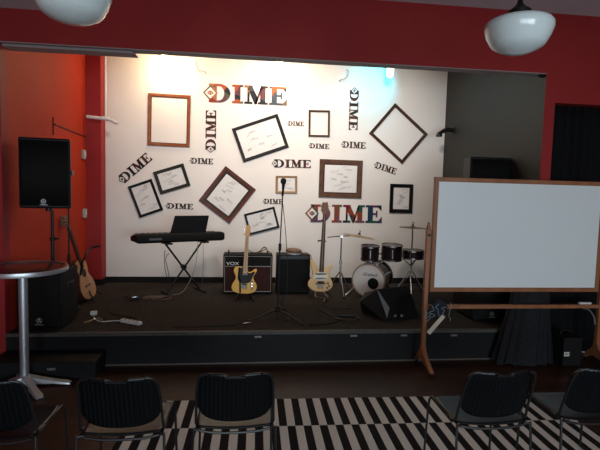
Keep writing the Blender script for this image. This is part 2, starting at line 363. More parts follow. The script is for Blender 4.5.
# ---------------------------------------------------------------- picture frames
rnd = random.Random(5)
def rect_loop(w, h, ins, y): return [(-w/2+ins, y, -h/2+ins), (w/2-ins, y, -h/2+ins), (w/2-ins, y, h/2-ins), (-w/2+ins, y, h/2-ins)]
def picture_frame(cx, cz, w, h, ang, label, fm, wid, lip=None, lipw=0.0, sheet=False, depth=0.022, scribbles=0, mount=0.0, group=None):
    t = thing('picture_frame', label, 'picture frame', (cx, WY-0.004, cz), (0, R(-ang), 0), group)
    prof = [(0, 0), (0, -depth*0.8), (wid*0.12, -depth), (wid*0.55, -depth*0.92), (wid*0.8, -depth*0.7), (wid, -depth*0.62), (wid, 0)]
    MB().rings([rect_loop(w, h, i, y) for i, y in prof]).build('moulding', fm, t, smooth=25)
    if lip:
        prof = [(wid-0.002, 0), (wid-0.002, -depth*0.60), (wid+lipw*0.5, -depth*0.5), (wid+lipw, -depth*0.3), (wid+lipw, 0)]
        tag(MB().rings([rect_loop(w, h, i, y) for i, y in prof]).build('inner_lip', lip, t, smooth=25), 'contrasting inner lip')
    ins = wid+lipw-0.003
    if sheet:
        s = MB().box((0, -0.006, 0), (w-2*ins, 0.006, h-2*ins)).build('signed_sheet', paper, t)
        W2, H2 = w/2-ins-0.02, h/2-ins-0.02
        for k in range(scribbles):
            x = rnd.uniform(-W2*.9, W2*.4); z = H2*(1-2*(k+.5)/scribbles)+rnd.uniform(-.01, .01); L = rnd.uniform(.07, .17); a = rnd.uniform(-.2, .5)
            pts = []; n = 14
            for q in range(n):
                f = q/n*L; am = rnd.uniform(.006, .024)*(1 if q % 2 else -1)
                xx = x+f*math.cos(a)-am*math.sin(a)*.4; zz = z+f*math.sin(a)+am
                pts.append((max(-W2, min(W2, xx)), -0.0098, max(-H2, min(H2, zz))))
            MB().tube(spline(pts, 3), 0.0015, 4).build('signature', ink, s)
    return t
fw_brown = mat('frame_chestnut', (0.16, 0.045, 0.018), 0.4, spec=0.15, col2=(0.26, 0.085, 0.032), nscale=10)
fw_dark = mat('frame_black', (0.007, 0.006, 0.006), 0.4, spec=0.15)
fw_dkbrown = mat('frame_dark_brown', (0.035, 0.014, 0.009), 0.4, spec=0.15, col2=(0.065, 0.027, 0.016), nscale=12)
fw_maroon = mat('frame_maroon', (0.060, 0.014, 0.010), 0.35, spec=0.15, col2=(0.11, 0.030, 0.018), nscale=12)
fw_walnut = mat('frame_walnut', (0.060, 0.026, 0.015), 0.45, spec=0.15, col2=(0.11, 0.05, 0.028), nscale=12)
fw_gold = mat('frame_bronze_gold', (0.22, 0.12, 0.05), 0.4, metal=0.3)
fw_gold_in = mat('frame_pale_liner', (0.48, 0.33, 0.18), 0.5)
fw_olive = mat('frame_olive_black', (0.022, 0.020, 0.015), 0.45, spec=0.15)
picture_frame(-1.194, 2.866, 0.634, 0.79, -0.7, 'large empty chestnut brown frame below the left bright stage light', fw_brown, 0.04, mat('frame_dark_rebate', (0.07, 0.022, 0.012), 0.5, spec=0.15), 0.012)
picture_frame(0.212, 2.650, 0.758, 0.552, 20.4, 'large tilted black frame with a signed sheet under the big upper sign', fw_dark, 0.05, None, 0, True, scribbles=8)
picture_frame(-0.290, 1.743, 0.600, 0.685, -36.7, 'reddish brown diamond-tilted frame with a signed sheet, right of the keyboard', fw_maroon, 0.055, fw_olive, 0.035, True, scribbles=9)
picture_frame(-1.543, 1.658, 0.378, 0.512, 20.4, 'upright tilted black frame with a signed sheet, farthest left on the white wall', fw_dark, 0.04, None, 0, True, scribbles=8)
picture_frame(-1.148, 1.970, 0.480, 0.362, 18.4, 'small tilted dark olive frame with a signed sheet above the keyboard', fw_olive, 0.05, None, 0, True, scribbles=7)
picture_frame(1.140, 2.915, 0.342, 0.42, 1.1, 'small upright empty brown frame, upper middle of the wall', fw_dkbrown, 0.030)
picture_frame(2.452, 2.806, 0.745, 0.65, -39.6, 'large empty thin brown frame hung as a diamond below the cyan lamp', fw_dkbrown, 0.048)
picture_frame(1.518, 2.048, 0.705, 0.61, -0.3, 'wide brown frame with a signed sheet above the big lower sign', fw_walnut, 0.065, fw_dkbrown, 0.025, True, scribbles=11)
picture_frame(0.639, 1.932, 0.342, 0.275, 1.0, 'small bronze frame with a pale sheet behind the microphone', fw_gold, 0.028, fw_gold_in, 0.012, True, scribbles=6)
picture_frame(0.259, 1.342, 0.498, 0.348, 15.5, 'tilted black frame with a signed sheet above the guitar amplifier', fw_dark, 0.034, None, 0, True, scribbles=9)
picture_frame(2.543, 1.754, 0.39, 0.475, 0.1, 'small upright black frame with a signed sheet, nearest the whiteboard', fw_dark, 0.045, fw_olive, 0.02, True, scribbles=8)

# ---------------------------------------------------------------- DIME signs
T = 0.12
def letter_D():
    mb = MB()
    mb.prism([(0, 0), (.55, 0), (.55, T), (0, T)], -1, 0); mb.prism([(0, 1-T), (.55, 1-T), (.55, 1), (0, 1)], -1, 0)
    mb.prism([(.13, T), (.43, T), (.43, 1-T), (.13, 1-T)], -1, 0)
    n = 16; o = [(.55+.62*math.sin(PI*i/n), .5-.5*math.cos(PI*i/n)) for i in range(n+1)]; q = [(.55+.28*math.sin(PI*i/n), .5-.38*math.cos(PI*i/n)) for i in range(n+1)]
    for i in range(n): mb.prism([o[i], o[i+1], q[i+1], q[i]], -1, 0)
    return mb
def letter_I():
    mb = MB()
    for z in (0, 1-T): mb.prism([(1.26, z), (1.86, z), (1.86, z+T), (1.26, z+T)], -1, 0)
    mb.prism([(1.40, T), (1.72, T), (1.72, 1-T), (1.40, 1-T)], -1, 0); return mb
def letter_M():
    mb = MB()
    mb.prism([(1.93, 0), (2.38, 0), (2.38, T), (1.93, T)], -1, 0)
    mb.prism([(2.10, T), (2.22, T), (2.22, 1-T), (2.10, 1-T)], -1, 0)
    mb.prism([(1.93, 1-T), (2.40, 1-T), (2.37, 1), (1.93, 1)], -1, 0)
    mb.prism([(2.10, 1-T), (2.40, 1-T), (2.70, .30), (2.60, 0), (2.50, 0)], -1, 0)
    mb.prism([(2.50, 0), (2.62, 0), (2.92, 1-T), (2.80, 1-T)], -1, 0)
    mb.prism([(2.80, T), (3.10, T), (3.10, 1-T), (2.80, 1-T)], -1, 0)
    mb.prism([(2.80, 1-T), (3.24, 1-T), (3.24, 1), (2.84, 1)], -1, 0)
    mb.prism([(2.68, 0), (3.24, 0), (3.24, T), (2.68, T)], -1, 0); return mb
def letter_E():
    mb = MB()
    mb.prism([(3.30, 0), (4.30, 0), (4.30, T), (3.30, T)], -1, 0); mb.prism([(3.30, 1-T), (4.26, 1-T), (4.26, 1), (3.30, 1)], -1, 0)
    mb.prism([(3.43, T), (3.74, T), (3.74, 1-T), (3.43, 1-T)], -1, 0)
    mb.prism([(3.74, .45), (3.93, .45), (3.93, .56), (3.74, .56)], -1, 0); mb.prism([(3.93, .32), (4.02, .32), (4.02, .69), (3.93, .69)], -1, 0)
    mb.prism([(4.08, T), (4.30, T), (4.30, .36)], -1, 0); mb.prism([(4.26, 1-T), (4.06, 1-T), (4.26, .68)], -1, 0); return mb
def diamond(c, rx, rz): return [(c[0]-rx, c[1]), (c[0], c[1]-rz), (c[0]+rx, c[1]), (c[0], c[1]+rz)]
def ring(mb, a, b, y0, y1):
    n = len(a)
    for i in range(n): mb.prism([a[i], a[(i+1) % n], b[(i+1) % n], b[i]], y0, y1)
DIME_PARTS = {}
def dime_sign(cx, cz, w, h, ang, label, m, emblem=True, group=None):
    t = thing('dime_sign', label, 'wall sign', (cx, WY-0.001, cz), (0, R(-ang), 0), group)
    if m.name not in DIME_PARTS:
        lst = []
        for f in (letter_D, letter_I, letter_M, letter_E):
            mb = f(); mb.v = [(x-2.15, y, z-.5) for x, y, z in mb.v]; lst.append(('letter', mb, m))
        mb = MB(); c = (.08-2.15, 0)
        ring(mb, diamond(c, .40, .42), diamond(c, .30, .31), -1.6, 0)
        n = 10
        lens = [(c[0]-.18+.36*i/n, .12*math.sin(PI*i/n)) for i in range(n)] + [(c[0]+.18-.36*i/n, -.12*math.sin(PI*i/n)) for i in range(n)]
        lens2 = [(c[0]+(x-c[0])*.58, z*.5) for x, z in lens]
        ring(mb, lens, lens2, -1.7, -1.2)
        mb.prism([(c[0]+.055*math.cos(2*PI*i/10), .055*math.sin(2*PI*i/10)) for i in range(10)], -1.8, -1.2)
        lst.append(('eye_emblem', mb, m))
        mb2 = MB().prism(diamond(c, .31, .325), -1.25, 0)
        lst.append(('emblem_plate', mb2, white_wall)); DIME_PARTS[m.name] = [(n_, b.build(n_, mm, t, smooth=0)) for n_, b, mm in lst]
        obs = [o for _, o in DIME_PARTS[m.name]]
    else:
        obs = []
        for n_, o in DIME_PARTS[m.name]:
            c = o.copy(); c.parent = t; sc.collection.objects.link(c); obs.append(c)
    for o in obs: o.scale = (w/4.3, 0.007 if h > .2 else 0.004, h)
    return t
dime_sign(0.009, 3.315, 1.215, 0.285, 0.1, 'largest upper DIME sign in bright collage colours between the two warm lights', collage_a)
dime_sign(1.636, 1.484, 1.185, 0.290, 0.4, 'big multicoloured DIME sign behind the bass neck, above the drums', collage_c)
dime_sign(0.730, 2.266, 0.589, 0.131, 0.7, 'medium DIME sign just above the small bronze frame', collage_b)
dime_sign(-0.562, 2.744, 0.610, 0.161, 90, 'DIME sign turned to read upwards, below the largest sign', collage_b)
dime_sign(1.696, 3.151, 0.632, 0.147, -90, 'DIME sign turned to read downwards, left of the large empty diamond frame', collage_b)
dime_sign(-1.698, 2.125, 0.560, 0.150, 42.6, 'DIME sign slanting steeply up, leftmost on the white wall', collage_b)
dime_sign(2.266, 2.241, 0.363, 0.103, -16.4, 'small DIME sign slanting down to the right below the diamond frame', collage_b)
dime_sign(-0.690, 2.261, 0.337, 0.088, -0.8, 'small level DIME sign directly under the upward-reading sign', collage_b)
dime_sign(-1.021, 1.548, 0.397, 0.086, -1.0, 'small level DIME sign just above the keyboard', collage_b)
dime_sign(0.771, 2.899, 0.247, 0.071, 0.6, 'tiny DIME sign left of the small empty brown frame', collage_b)
dime_sign(1.158, 2.560, 0.316, 0.079, -0.7, 'small level DIME sign directly below the small empty brown frame', collage_b)
dime_sign(1.724, 2.599, 0.379, 0.102, -0.9, 'small level DIME sign directly below the downward-reading sign', collage_b)
dime_sign(0.438, 1.656, 0.303, 0.080, -0.2, 'small level DIME sign above the tilted frame over the amplifier', collage_b)

# ---------------------------------------------------------------- stage lamps, brackets, pipes
bulb_warm = mat('warm_bulb', (1, 0.9, 0.7), 0.3, emit=(1.0, 0.78, 0.45), estr=14)
bulb_cyan = mat('cyan_bulb', (0.8, 1, 1), 0.3, emit=(0.55, 0.97, 1.0), estr=6)
for (p, c, e), lab in zip(STAGE_LAMPS, ['left warm stage lamp glowing over the large empty frame', 'right warm stage lamp glowing beside the largest sign', 'cyan stage lamp glowing at the top right of the white wall']):
    t = thing('stage_lamp', lab, 'stage lamp', p)
    MB().cyl((0, 0, 0.05), (0, 0, 0.20), 0.012).build('stem', black_metal, t)
    MB().lathe([(0.02, 0.07), (0.045, 0.06), (0.055, 0.0), (0.05, -0.03)], 20).build('socket', black_metal, t)
    MB().lathe([(0.0, -0.215), (0.025, -0.21), (0.045, -0.185), (0.054, -0.14), (0.054, -0.08), (0.048, -0.03)], 20).build('bulb', bulb_cyan if c is CYAN else bulb_warm, t)
def hook(pts, label, m, r=0.006, name='wall_bracket', cat='bracket'):
    return tag(MB().tube(spline(pts, 5), r, 6).build(name, m), label, cat)
steel = mat('dull_steel', (0.28, 0.24, 0.19), 0.5, metal=0.5)
hook([(-0.80, WY-.005, 3.80), (-0.79, WY-.06, 3.75), (-0.77, WY-.09, 3.68), (-0.74, WY-.10, 3.62), (-0.66, WY-.10, 3.61), (-0.64, WY-.004, 3.60)], 'small steel hook on the wall above the largest sign', steel, 0.0055)
hook([(1.56, WY-.005, 3.78), (1.57, WY-.07, 3.74), (1.56, WY-.09, 3.67), (1.52, WY-.10, 3.62), (1.46, WY-.09, 3.60), (1.44, WY-.004, 3.60)], 'small steel hook on the wall left of the cyan lamp', steel, 0.0055)
t = thing('white_pipe', 'thin white pipe running down the red pilaster to an angled elbow', 'pipe', (-2.05, 7.15, 2.8))
MB().cyl((0, 0, 0), (0, 0, 1.19), 0.013).build('riser', white_plastic, t)
MB().tube([(-0.26, 0, 0.03), (0.0, 0, 0.01), (0.07, 0, 0.0), (0.17, 0.0, -0.05)], 0.025, 10).build('elbow', white_plastic, t)
MB().box((0, 0.04, 0.02), (0.07, 0.09, 0.06)).build('bracket', white_plastic, t)
t = thing('clamp_arm', 'black clamp arm fixed to the charcoal wall at the edge of the white wall', 'lamp arm', (XR, 7.1, 2.83))
MB().tube([(0, 0, 0.02), (-0.12, 0.0, 0.03), (-0.20, -0.02, -0.01), (-0.26, -0.02, -0.05)], [0.03, 0.035, 0.03, 0.03], 10).build('arm', black_metal, t)
MB().lathe([(0.045, 0), (0.05, 0.02), (0.03, 0.06)], 16, (-0.25, -0.02, -0.09)).build('clamp_head', black_metal, t)
MB().box((-0.012, 0, 0.02), (0.02, 0.10, 0.10)).build('mounting_plate', black_metal, t, bevel=.004)
# things on the red left wall
for z, y, lab in ((2.28, 7.20-.1, 'upper white wall switch box on the red left wall'), (1.43, 7.12, 'lower white wall outlet on the red left wall')):
    t = thing('wall_switch', lab, 'wall switch', (XL, y, z))
    MB().box((0.02, 0, 0), (0.04, 0.09, 0.13)).build('plate', mat('switch_plastic', (0.42, 0.38, 0.35), 0.4), t, bevel=.006)
    MB().box((0.043, 0, 0), (0.008, 0.03, 0.06)).build('rocker', white_plastic, t, bevel=.003)
t = thing('wall_outlet', 'brown outlet box on the red wall behind the acoustic guitar headstock', 'wall outlet', (XL, 6.34, 1.375))
MB().box((0.015, 0, 0), (0.03, 0.17, 0.13)).build('plate', mat('outlet_plate', (0.16, 0.07, 0.04), 0.5), t, bevel=.005)
MB().box((0.031, -.035, 0), (0.006, 0.035, 0.05)).box((0.031, .035, 0), (0.006, 0.035, 0.05)).build('socket', black_plastic, t)
tag(MB().tube([(XL+.006, 6.12, 2.58), (XL+.006, 7.22, 2.545)], 0.010, 6).build('conduit', mat('dark_red_conduit', (0.10, 0.010, 0.008), 0.5)), 'thin dark conduit running level across the red left wall', 'conduit')
tag(MB().tube([(XL+.006, 6.07, 2.44), (XL+.006, 6.07, 2.66)], 0.007, 6).build('conduit', MATS['dark_red_conduit']), 'short upright conduit on the red left wall above the speaker', 'conduit')

# ---------------------------------------------------------------- pendant lamps
def pendant(x, y, z, label, tilt):
    t = thing('pendant_lamp', label, 'pendant lamp', (x, y, z), tilt, 'white schoolhouse pendants')
    prof = [(0.045, 0.02), (0.055, 0.0), (0.075, -0.004), (0.13, -0.012), (0.172, -0.026), (0.187, -0.045), (0.187, -0.070), (0.172, -0.112), (0.150, -0.152), (0.138, -0.166),
            (0.110, -0.183), (0.07, -0.200), (0.03, -0.208), (0.0, -0.210)]
    MB().lathe(prof, 48).build('glass_shade', milk, t, smooth=50)
    MB().lathe([(0.062, -0.004), (0.062, 0.035), (0.035, 0.055), (0.018, 0.075), (0.012, 0.10)], 24).build('fitter_cap', black_metal, t)
    MB().cyl((0, 0, 0.09), (0, 0, 3.83-z-0.02), 0.009, 10).build('rod', black_metal, t)
    MB().lathe([(0.012, 3.83-z-.05), (0.06, 3.83-z-.02), (0.065, 3.83-z)], 24).build('canopy', black_metal, t)
pendant(1.545, 2.6, 2.875, 'white glass pendant lamp hanging in front of the beam at right', (0, 0, 0))
pendant(-0.875, 2.5, 2.855, 'white glass pendant lamp cut by the top edge at left', (0, 0, 0))

# ---------------------------------------------------------------- loudspeakers
def yamaha_badge(parent, x, y, z, s):
    o = MB()
    n = 24
    a = [(x+s*math.cos(2*PI*i/n), z+s*math.sin(2*PI*i/n)) for i in range(n)]; b = [(x+s*.86*math.cos(2*PI*i/n), z+s*.86*math.sin(2*PI*i/n)) for i in range(n)]
    ring(o, a, b, y-.002, y)
    for k in range(3):
        an = PI/2+k*2*PI/3; dx, dz = math.cos(an), math.sin(an)
        o.tube([(x, y-.001, z), (x+dx*s*.8, y-.001, z+dz*s*.8)], s*.09, 5)
        for q in (-1, 1): o.tube([(x+dx*s*.25-dz*q*s*.16, y-.001, z+dz*s*.25+dx*q*s*.16), (x+dx*s*.75-dz*q*s*.16, y-.001, z+dz*s*.75+dx*q*s*.16)], s*.06, 5)
    e = o.build('badge', mat('badge_silver', (0.5, 0.5, 0.5), 0.3, metal=0.4), parent)
    text_mesh('badge_text', 'YAMAHA', s*.75, MATS['badge_silver'], e, (x, y-.001, z-s*1.5))
def pa_speaker(name, x, y, z, w, h, d, rz, label):
    t = thing(name, label, 'loudspeaker', (x, y, z), (0, 0, rz))
    poly = [(-w/2, 0), (w/2, 0), (w/2*.78, d), (-w/2*.78, d)]
    mb = MB(); n = 4
    mb.add([(px, py, 0) for px, py in poly]+[(px, py, h) for px, py in poly], [(3, 2, 1, 0), (4, 5, 6, 7), (0, 1, 5, 4), (1, 2, 6, 5), (2, 3, 7, 6), (3, 0, 4, 7)])
    mb.build('cabinet', black_plastic, t, bevel=.015)
    MB().grid(lambda u, v: ((u-.5)*(w-.035), -.012+.012*(2*u-1)**2, .025+v*(h-.05)), 16, 2).build('grille', grille, t, solid=.006)
    MB().box((w/2*.93, d*.45, h*.52), (.03, .16, .05)).build('side_handle', black_gloss, t, bevel=.01)
    MB().cyl((0, d*.45, -.035), (0, d*.45, 0), .03).build('pole_socket', black_metal, t)
    yamaha_badge(t, -.01, -.020, .070, .023)
    return t
def sub(x, y, z, w, h, d, rz, label):
    t = thing('subwoofer', label, 'subwoofer', (x, y, z), (0, 0, rz))
    MB().box((0, d/2, h/2+.02), (w, d, h-.02)).build('cabinet', tolex, t, bevel=.012)
    MB().box((0, -.006, h/2+.02), (w-.05, .014, h-.09)).build('grille', grille, t, bevel=.004)
    MB().box((w/2+.001, d*.5, h*.7), (.012, .20, .09)).build('side_handle', black_gloss, t, bevel=.005)
    for a in (-1, 1):
        for b in (.07, d-.07): MB().cyl((a*(w/2-.07), b, 0), (a*(w/2-.07), b, .03), .022, 12).build('foot', black_plastic, t)
    yamaha_badge(t, .0, -.015, .10, .028)
    return t
def pole(x, y, z0, z1, label):
    t = thing('speaker_pole', label, 'speaker pole', (x, y, z0))
    H = z1-z0
    MB().cyl((0, 0, 0), (0, 0, H*.55), .019, 14).build('lower_tube', black_metal, t)
    MB().cyl((0, 0, H*.5), (0, 0, H), .0155, 14).build('upper_tube', black_metal, t)
    MB().cyl((0, 0, H*.5), (0, 0, H*.56), .027, 14).build('collar', black_plastic, t)
    MB().cyl((0.02, 0, H*.53), (.06, 0, H*.53), .009, 8).build('knob', black_plastic, t)
sub(-2.09, 4.98, SZ, .45, .60, .45, R(0), 'black subwoofer with a round badge on the left end of the stage')
pa_speaker('loudspeaker', -2.00, 4.93, 1.60, .47, .70, .34, R(10), 'black loudspeaker raised on a pole in front of the red wall')
pole(-2.0, 5.10, SZ+.602, 1.57, 'black pole between the left subwoofer and the raised loudspeaker')
sub(2.93, 5.15, SZ, .46, .60, .55, R(0), 'black subwoofer in the shadow behind the whiteboard')
pa_speaker('loudspeaker', 2.97, 5.42, 1.61, .52, .70, .36, R(-4), 'black loudspeaker standing mostly hidden behind the whiteboard')
pole(2.96, 5.54, SZ+.602, 1.58, 'black pole holding the loudspeaker behind the whiteboard')
t = thing('straight_stand', 'thin black straight stand just right of the raised loudspeaker', 'stand', (-2.11, 5.85, SZ))
MB().cyl((0, 0, .02), (0, 0, 1.26), .010, 10).build('shaft', black_metal, t)
MB().lathe([(.13, 0), (.13, .012), (.03, .035), (.015, .05)], 24).build('round_base', black_metal, t)
MB().cyl((0, 0, .58), (0, 0, .66), .02, 12).build('clutch', black_metal, t)
# small black tray/box lying on the subwoofer
t = tag(MB().box((-2.10, 5.30, SZ+.602+.012), (.15, .10, .022)).build('small_box', black_plastic, bevel=.004), 'small flat black box on top of the left subwoofer', 'box')

# ---------------------------------------------------------------- high round table
t = thing('bar_table', 'tall round bar table with metal rim and aluminium column at left', 'table', (-1.985, 4.40, 0))
MB().lathe([(.0, 1.062), (.355, 1.062), (.365, 1.068), (.365, 1.090), (.355, 1.094), (0, 1.094)], 64).build('tabletop', mat('dark_tabletop', (0.035, 0.02, 0.018), 0.18, coat=0.4), t)
mb = MB(); mb.lathe([(.352, 1.056), (.370, 1.058), (.374, 1.077), (.370, 1.096), (.354, 1.0965)], 64, cap=False); mb.build('rim', brushed, t)
MB().cyl((0, 0, .06), (0, 0, 1.06), .038, 24).build('column', brushed, t)
MB().lathe([(.14, 1.05), (.14, 1.0615), (.05, 1.0615)], 24).build('top_plate', black_metal, t)
for a in (6, 132, 222, -44):
    ca, sa = math.cos(R(a-8+2)), math.sin(R(a-8+2)); L = .40; w_ = .04
    def P(r, wv, z): return (r*ca-wv*sa, r*sa+wv*ca, z)
    secs = [(0.0, .05, .02, .10), (.12, .042, .02, .075), (.26, .034, .018, .05), (.36, .040, .012, .036), (L, .03, .006, .026)]
    loops = [[P(r, -wv, z0), P(r, wv, z0), P(r, wv*.8, z1), P(r, -wv*.8, z1)] for r, wv, z0, z1 in secs]
    mb = MB().rings(loops); mb.add(loops[0], [(3, 2, 1, 0)]); mb.add(loops[-1], [(0, 1, 2, 3)])
    ft = mb.build('leg', brushed, t, bevel=.005)
    MB().cyl(P(.36, 0, 0), P(.36, 0, .02), .018, 12).build('glide', black_plastic, ft)

# ---------------------------------------------------------------- guitars
mat('string_steel', (0.12, 0.11, 0.10), 0.6, metal=0.3)
fret_metal = mat('fret_nickel', (0.22, 0.20, 0.17), 0.5, metal=0.5)
def flat_body(outline, thick, m, parent, name='body', bevel=.012):
    return MB().prism(outline, -thick, 0).build(name, m, parent, bevel=bevel, smooth=50)
TELE = spline2([(0, -.20), (.07, -.197), (.135, -.165), (.160, -.105), (.150, -.045), (.118, .01), (.112, .06), (.130, .105), (.150, .150), (.142, .178), (.115, .170), (.085, .140), (.05, .125), (.032, .150), (.03, .185),
                (-.03, .192), (-.07, .205), (-.115, .200), (-.143, .165), (-.140, .115), (-.118, .06), (-.118, .01), (-.145, -.045), (-.160, -.105), (-.140, -.165), (-.07, -.197)], 5)
def strings(mb, n, sp, y, z0, z1):
    for k in range(n): mb.tube([((k-(n-1)/2)*sp, y, z0), ((k-(n-1)/2)*sp*.8, y, z1)], .0005, 4)
    return mb
t = thing('electric_guitar', 'butterscotch electric guitar with black pickguard standing before the large amplifier', 'electric guitar', (0.0, 6.33, 0.60), (R(-11), R(2.5), 0)); t.scale = (1.06, .9, .9)
flat_body(TELE, .044, butter, t)
pg = spline2([(-.075, .178), (.02, .185), (.03, .125), (.065, .110), (.105, .135), (.125, .130), (.108, .07), (.09, .02), (.075, -.02), (.03, -.045), (-.03, -.045), (-.07, -.02), (-.09, .03), (-.085, .12)], 4)
MB().prism(pg, -.047, -.043).build('pickguard', black_plastic, t)
MB().box((0, -.049, -.085), (.075, .010, .075)).build('bridge', fret_metal, t, bevel=.002)
MB().box((.0, -.054, -.062), (.065, .008, .018), (0, R(12), 0)).build('bridge_pickup', black_plastic, t, bevel=.002)
MB().box((0, -.051, .085), (.070, .012, .020)).build('neck_pickup', fret_metal, t, bevel=.004)
cp = MB().box((.098, -.047, -.075), (.028, .008, .125), (0, R(-3), 0)).build('control_plate', fret_metal, t, bevel=.002)
for z in (-.045, -.085): MB().cyl((.098, -.072, z), (.098, -.047, z), .010, 16).build('knob', chrome, cp)
MB().tube([(.098, -.05, -.015), (.098, -.065, -.01)], .003, 6).build('selector', black_plastic, cp)
nk = MB(); nk.rings([[(-w_, -.062, z), (w_, -.062, z), (w_*.9, -.040, z), (-w_*.9, -.040, z)] for w_, z in ((.028, .10), (.0215, .66))]); nk.add([(-.0215, -.062, .66), (.0215, -.062, .66), (.019, -.04, .66), (-.019, -.04, .66)], [(0, 1, 2, 3)])
nk.build('neck', maple, t)
fr = MB().box((0, -.0625, .40), (.006, .001, .50))
for k in range(21):
    z = -.14+.80*(1 - 2**(-(k)/12)) ; z = .66-(.66+.085)*(1-2**(-(k+1)/12)); fr.box((0, -.063, z), (.045, .002, .0022))
fr.build('frets', fret_metal, t)
hs = spline2([(-.021, .655), (.021, .655), (.024, .69), (.034, .71), (.036, .80), (.028, .835), (.005, .842), (-.012, .825), (-.022, .80), (-.030, .70)], 4)
hd = MB().prism(hs, -.058, -.042).build('headstock', maple, t)
for k in range(6): MB().cyl((-.034, -.05, .695+k*.022), (-.050, -.05, .695+k*.022), .006, 8).build('tuner', chrome, hd)
strings(MB(), 6, .0105, -.066, -.085, .66).build('strings', MATS['string_steel'], t)
MB().tube(spline([(-.075, -.052, .19), (-.078, -.058, .08), (-.058, -.060, -.02), (-.052, -.060, -.11), (-.046, -.055, -.19)], 6), .010, 6).build('strap', black_cloth, t)
# stand under it
def guitar_stand(x, y, rz, label, arms=True, zc=.30):
    t = thing('guitar_stand', label, 'guitar stand', (x, y, SZ), (0, 0, rz))
    for s in (-1, 1):
        MB().tube([(0, .10, .24), (s*.10, -.10, .06), (s*.13, -.16, .010)], .010, 8).build('leg', black_metal, t)
        MB().tube(spline([(s*.02, .10, .10), (s*.07, .0, .04), (s*.085, -.09, .035), (s*.085, -.105, .06)], 4), .010, 8).build('cradle_arm', black_metal, t)
    MB().tube([(0, .10, .24), (0, .26, .010)], .010, 8).build('leg', black_metal, t)
    return t
guitar_stand(0.0, 6.33, 0, 'low black A-frame stand under the butterscotch guitar')

BASS = spline2([(0, -.225), (.075, -.215), (.140, -.170), (.160, -.105), (.140, -.04), (.112, .02), (.112, .07), (.132, .12), (.145, .165), (.132, .185), (.095, .165), (.055, .115), (.03, .09),
                (-.03, .09), (-.045, .12), (-.068, .18), (-.100, .225), (-.135, .235), (-.146, .19), (-.126, .11), (-.108, .04), (-.125, -.02), (-.158, -.09), (-.155, -.155), (-.09, -.212)], 5)
t = thing('bass_guitar', 'cream electric bass with signed body leaning upright left of the drums', 'bass guitar', (1.05, 6.33, 0.655), (R(-9), R(3.0), 0)); t.scale = (1.08, .93, .93)
flat_body(BASS, .042, cream_body, t)
pg = spline2([(-.075, .03), (-.03, .075), (.035, .075), (.085, .03), (.075, -.03), (.05, -.05), (-.05, -.055), (-.09, -.02)], 4)
p_ = MB().prism(pg, -.045, -.041).build('pickguard', cream_plastic, t)
for z in (.03, -.035, -.11):
    pts = [(-.07+.14*k/15, -.0465, z+(.020 if k % 2 else -.012)*(1-.4*k/15)+.012*k/15) for k in range(16)]
    MB().tube(spline(pts, 3), .0032 if z < 0 else .0042, 4).build('signature', ink_black, p_)
MB().box((0, -.050, -.145), (.075, .014, .045)).build('bridge', fret_metal, t, bevel=.003)
MB().box((0, -.050, -.085), (.085, .014, .035)).build('pickup', black_plastic, t, bevel=.003)
for x, z in ((.095, -.09), (.11, -.13), (.085, -.16)): MB().cyl((x, -.062, z), (x, -.041, z), .011, 14).build('knob', black_plastic, t)
nk = MB(); nk.rings([[(-w_, -.060, z), (w_, -.060, z), (w_*.9, -.036, z), (-w_*.9, -.036, z)] for w_, z in ((.031, .07), (.021, .93))]); nk.add([(-.021, -.060, .93), (.021, -.060, .93), (.019, -.036, .93), (-.019, -.036, .93)], [(0, 1, 2, 3)])
nk.build('neck', rosewood, t)
fr = MB().box((0, -.0605, .50), (.006, .001, .85))
for k in range(20): fr.box((0, -.061, .93-(.93+.145)*(1-2**(-(k+1)/12))), (.048, .002, .0025))
fr.build('frets', fret_metal, t)
hs = spline2([(-.021, .925), (.021, .925), (.026, .96), (.046, .985), (.044, 1.04), (.040, 1.09), (.025, 1.125), (.0, 1.11), (-.025, 1.12), (-.042, 1.08), (-.046, 1.02), (-.042, .975), (-.026, .955)], 4)
hd = MB().prism(hs, -.056, -.040).build('headstock', mat('bass_headstock', (0.13, 0.055, 0.025), 0.35), t)
for s in (-1, 1):
    for z in (1.0, 1.06): MB().cyl((s*.044, -.048, z), (s*.066, -.048, z), .008, 8).build('tuner', bronze, hd)
strings(MB(), 4, .017, -.064, -.14, .93).build('strings', MATS['string_steel'], t)
t = thing('guitar_stand', 'black stand with a neck yoke holding the cream bass', 'guitar stand', (1.07, 6.50, SZ))
MB().cyl((0, 0, .10), (0.02, 0.02, .84), .010, 8).build('upright', black_metal, t)
MB().tube(spline([(-.05, -.09, .80), (-.045, -.03, .80), (0, .01, .80), (.045, -.03, .80), (.05, -.09, .80)], 4), .010, 8).build('neck_yoke', black_metal, t)
for s, (dx, dy) in enumerate(((-.17, -.12), (.17, -.12), (0, .22))): MB().tube([(0, 0, .16), (dx, dy, .012)], .009, 8).build('leg', black_metal, t)
for s in (-1, 1): MB().tube(spline([(0, 0, .12), (s*.07, -.04, .05), (s*.08, -.21, .03), (s*.08, -.225, .06)], 4), .008, 8).build('cradle_arm', tan_cable, t)

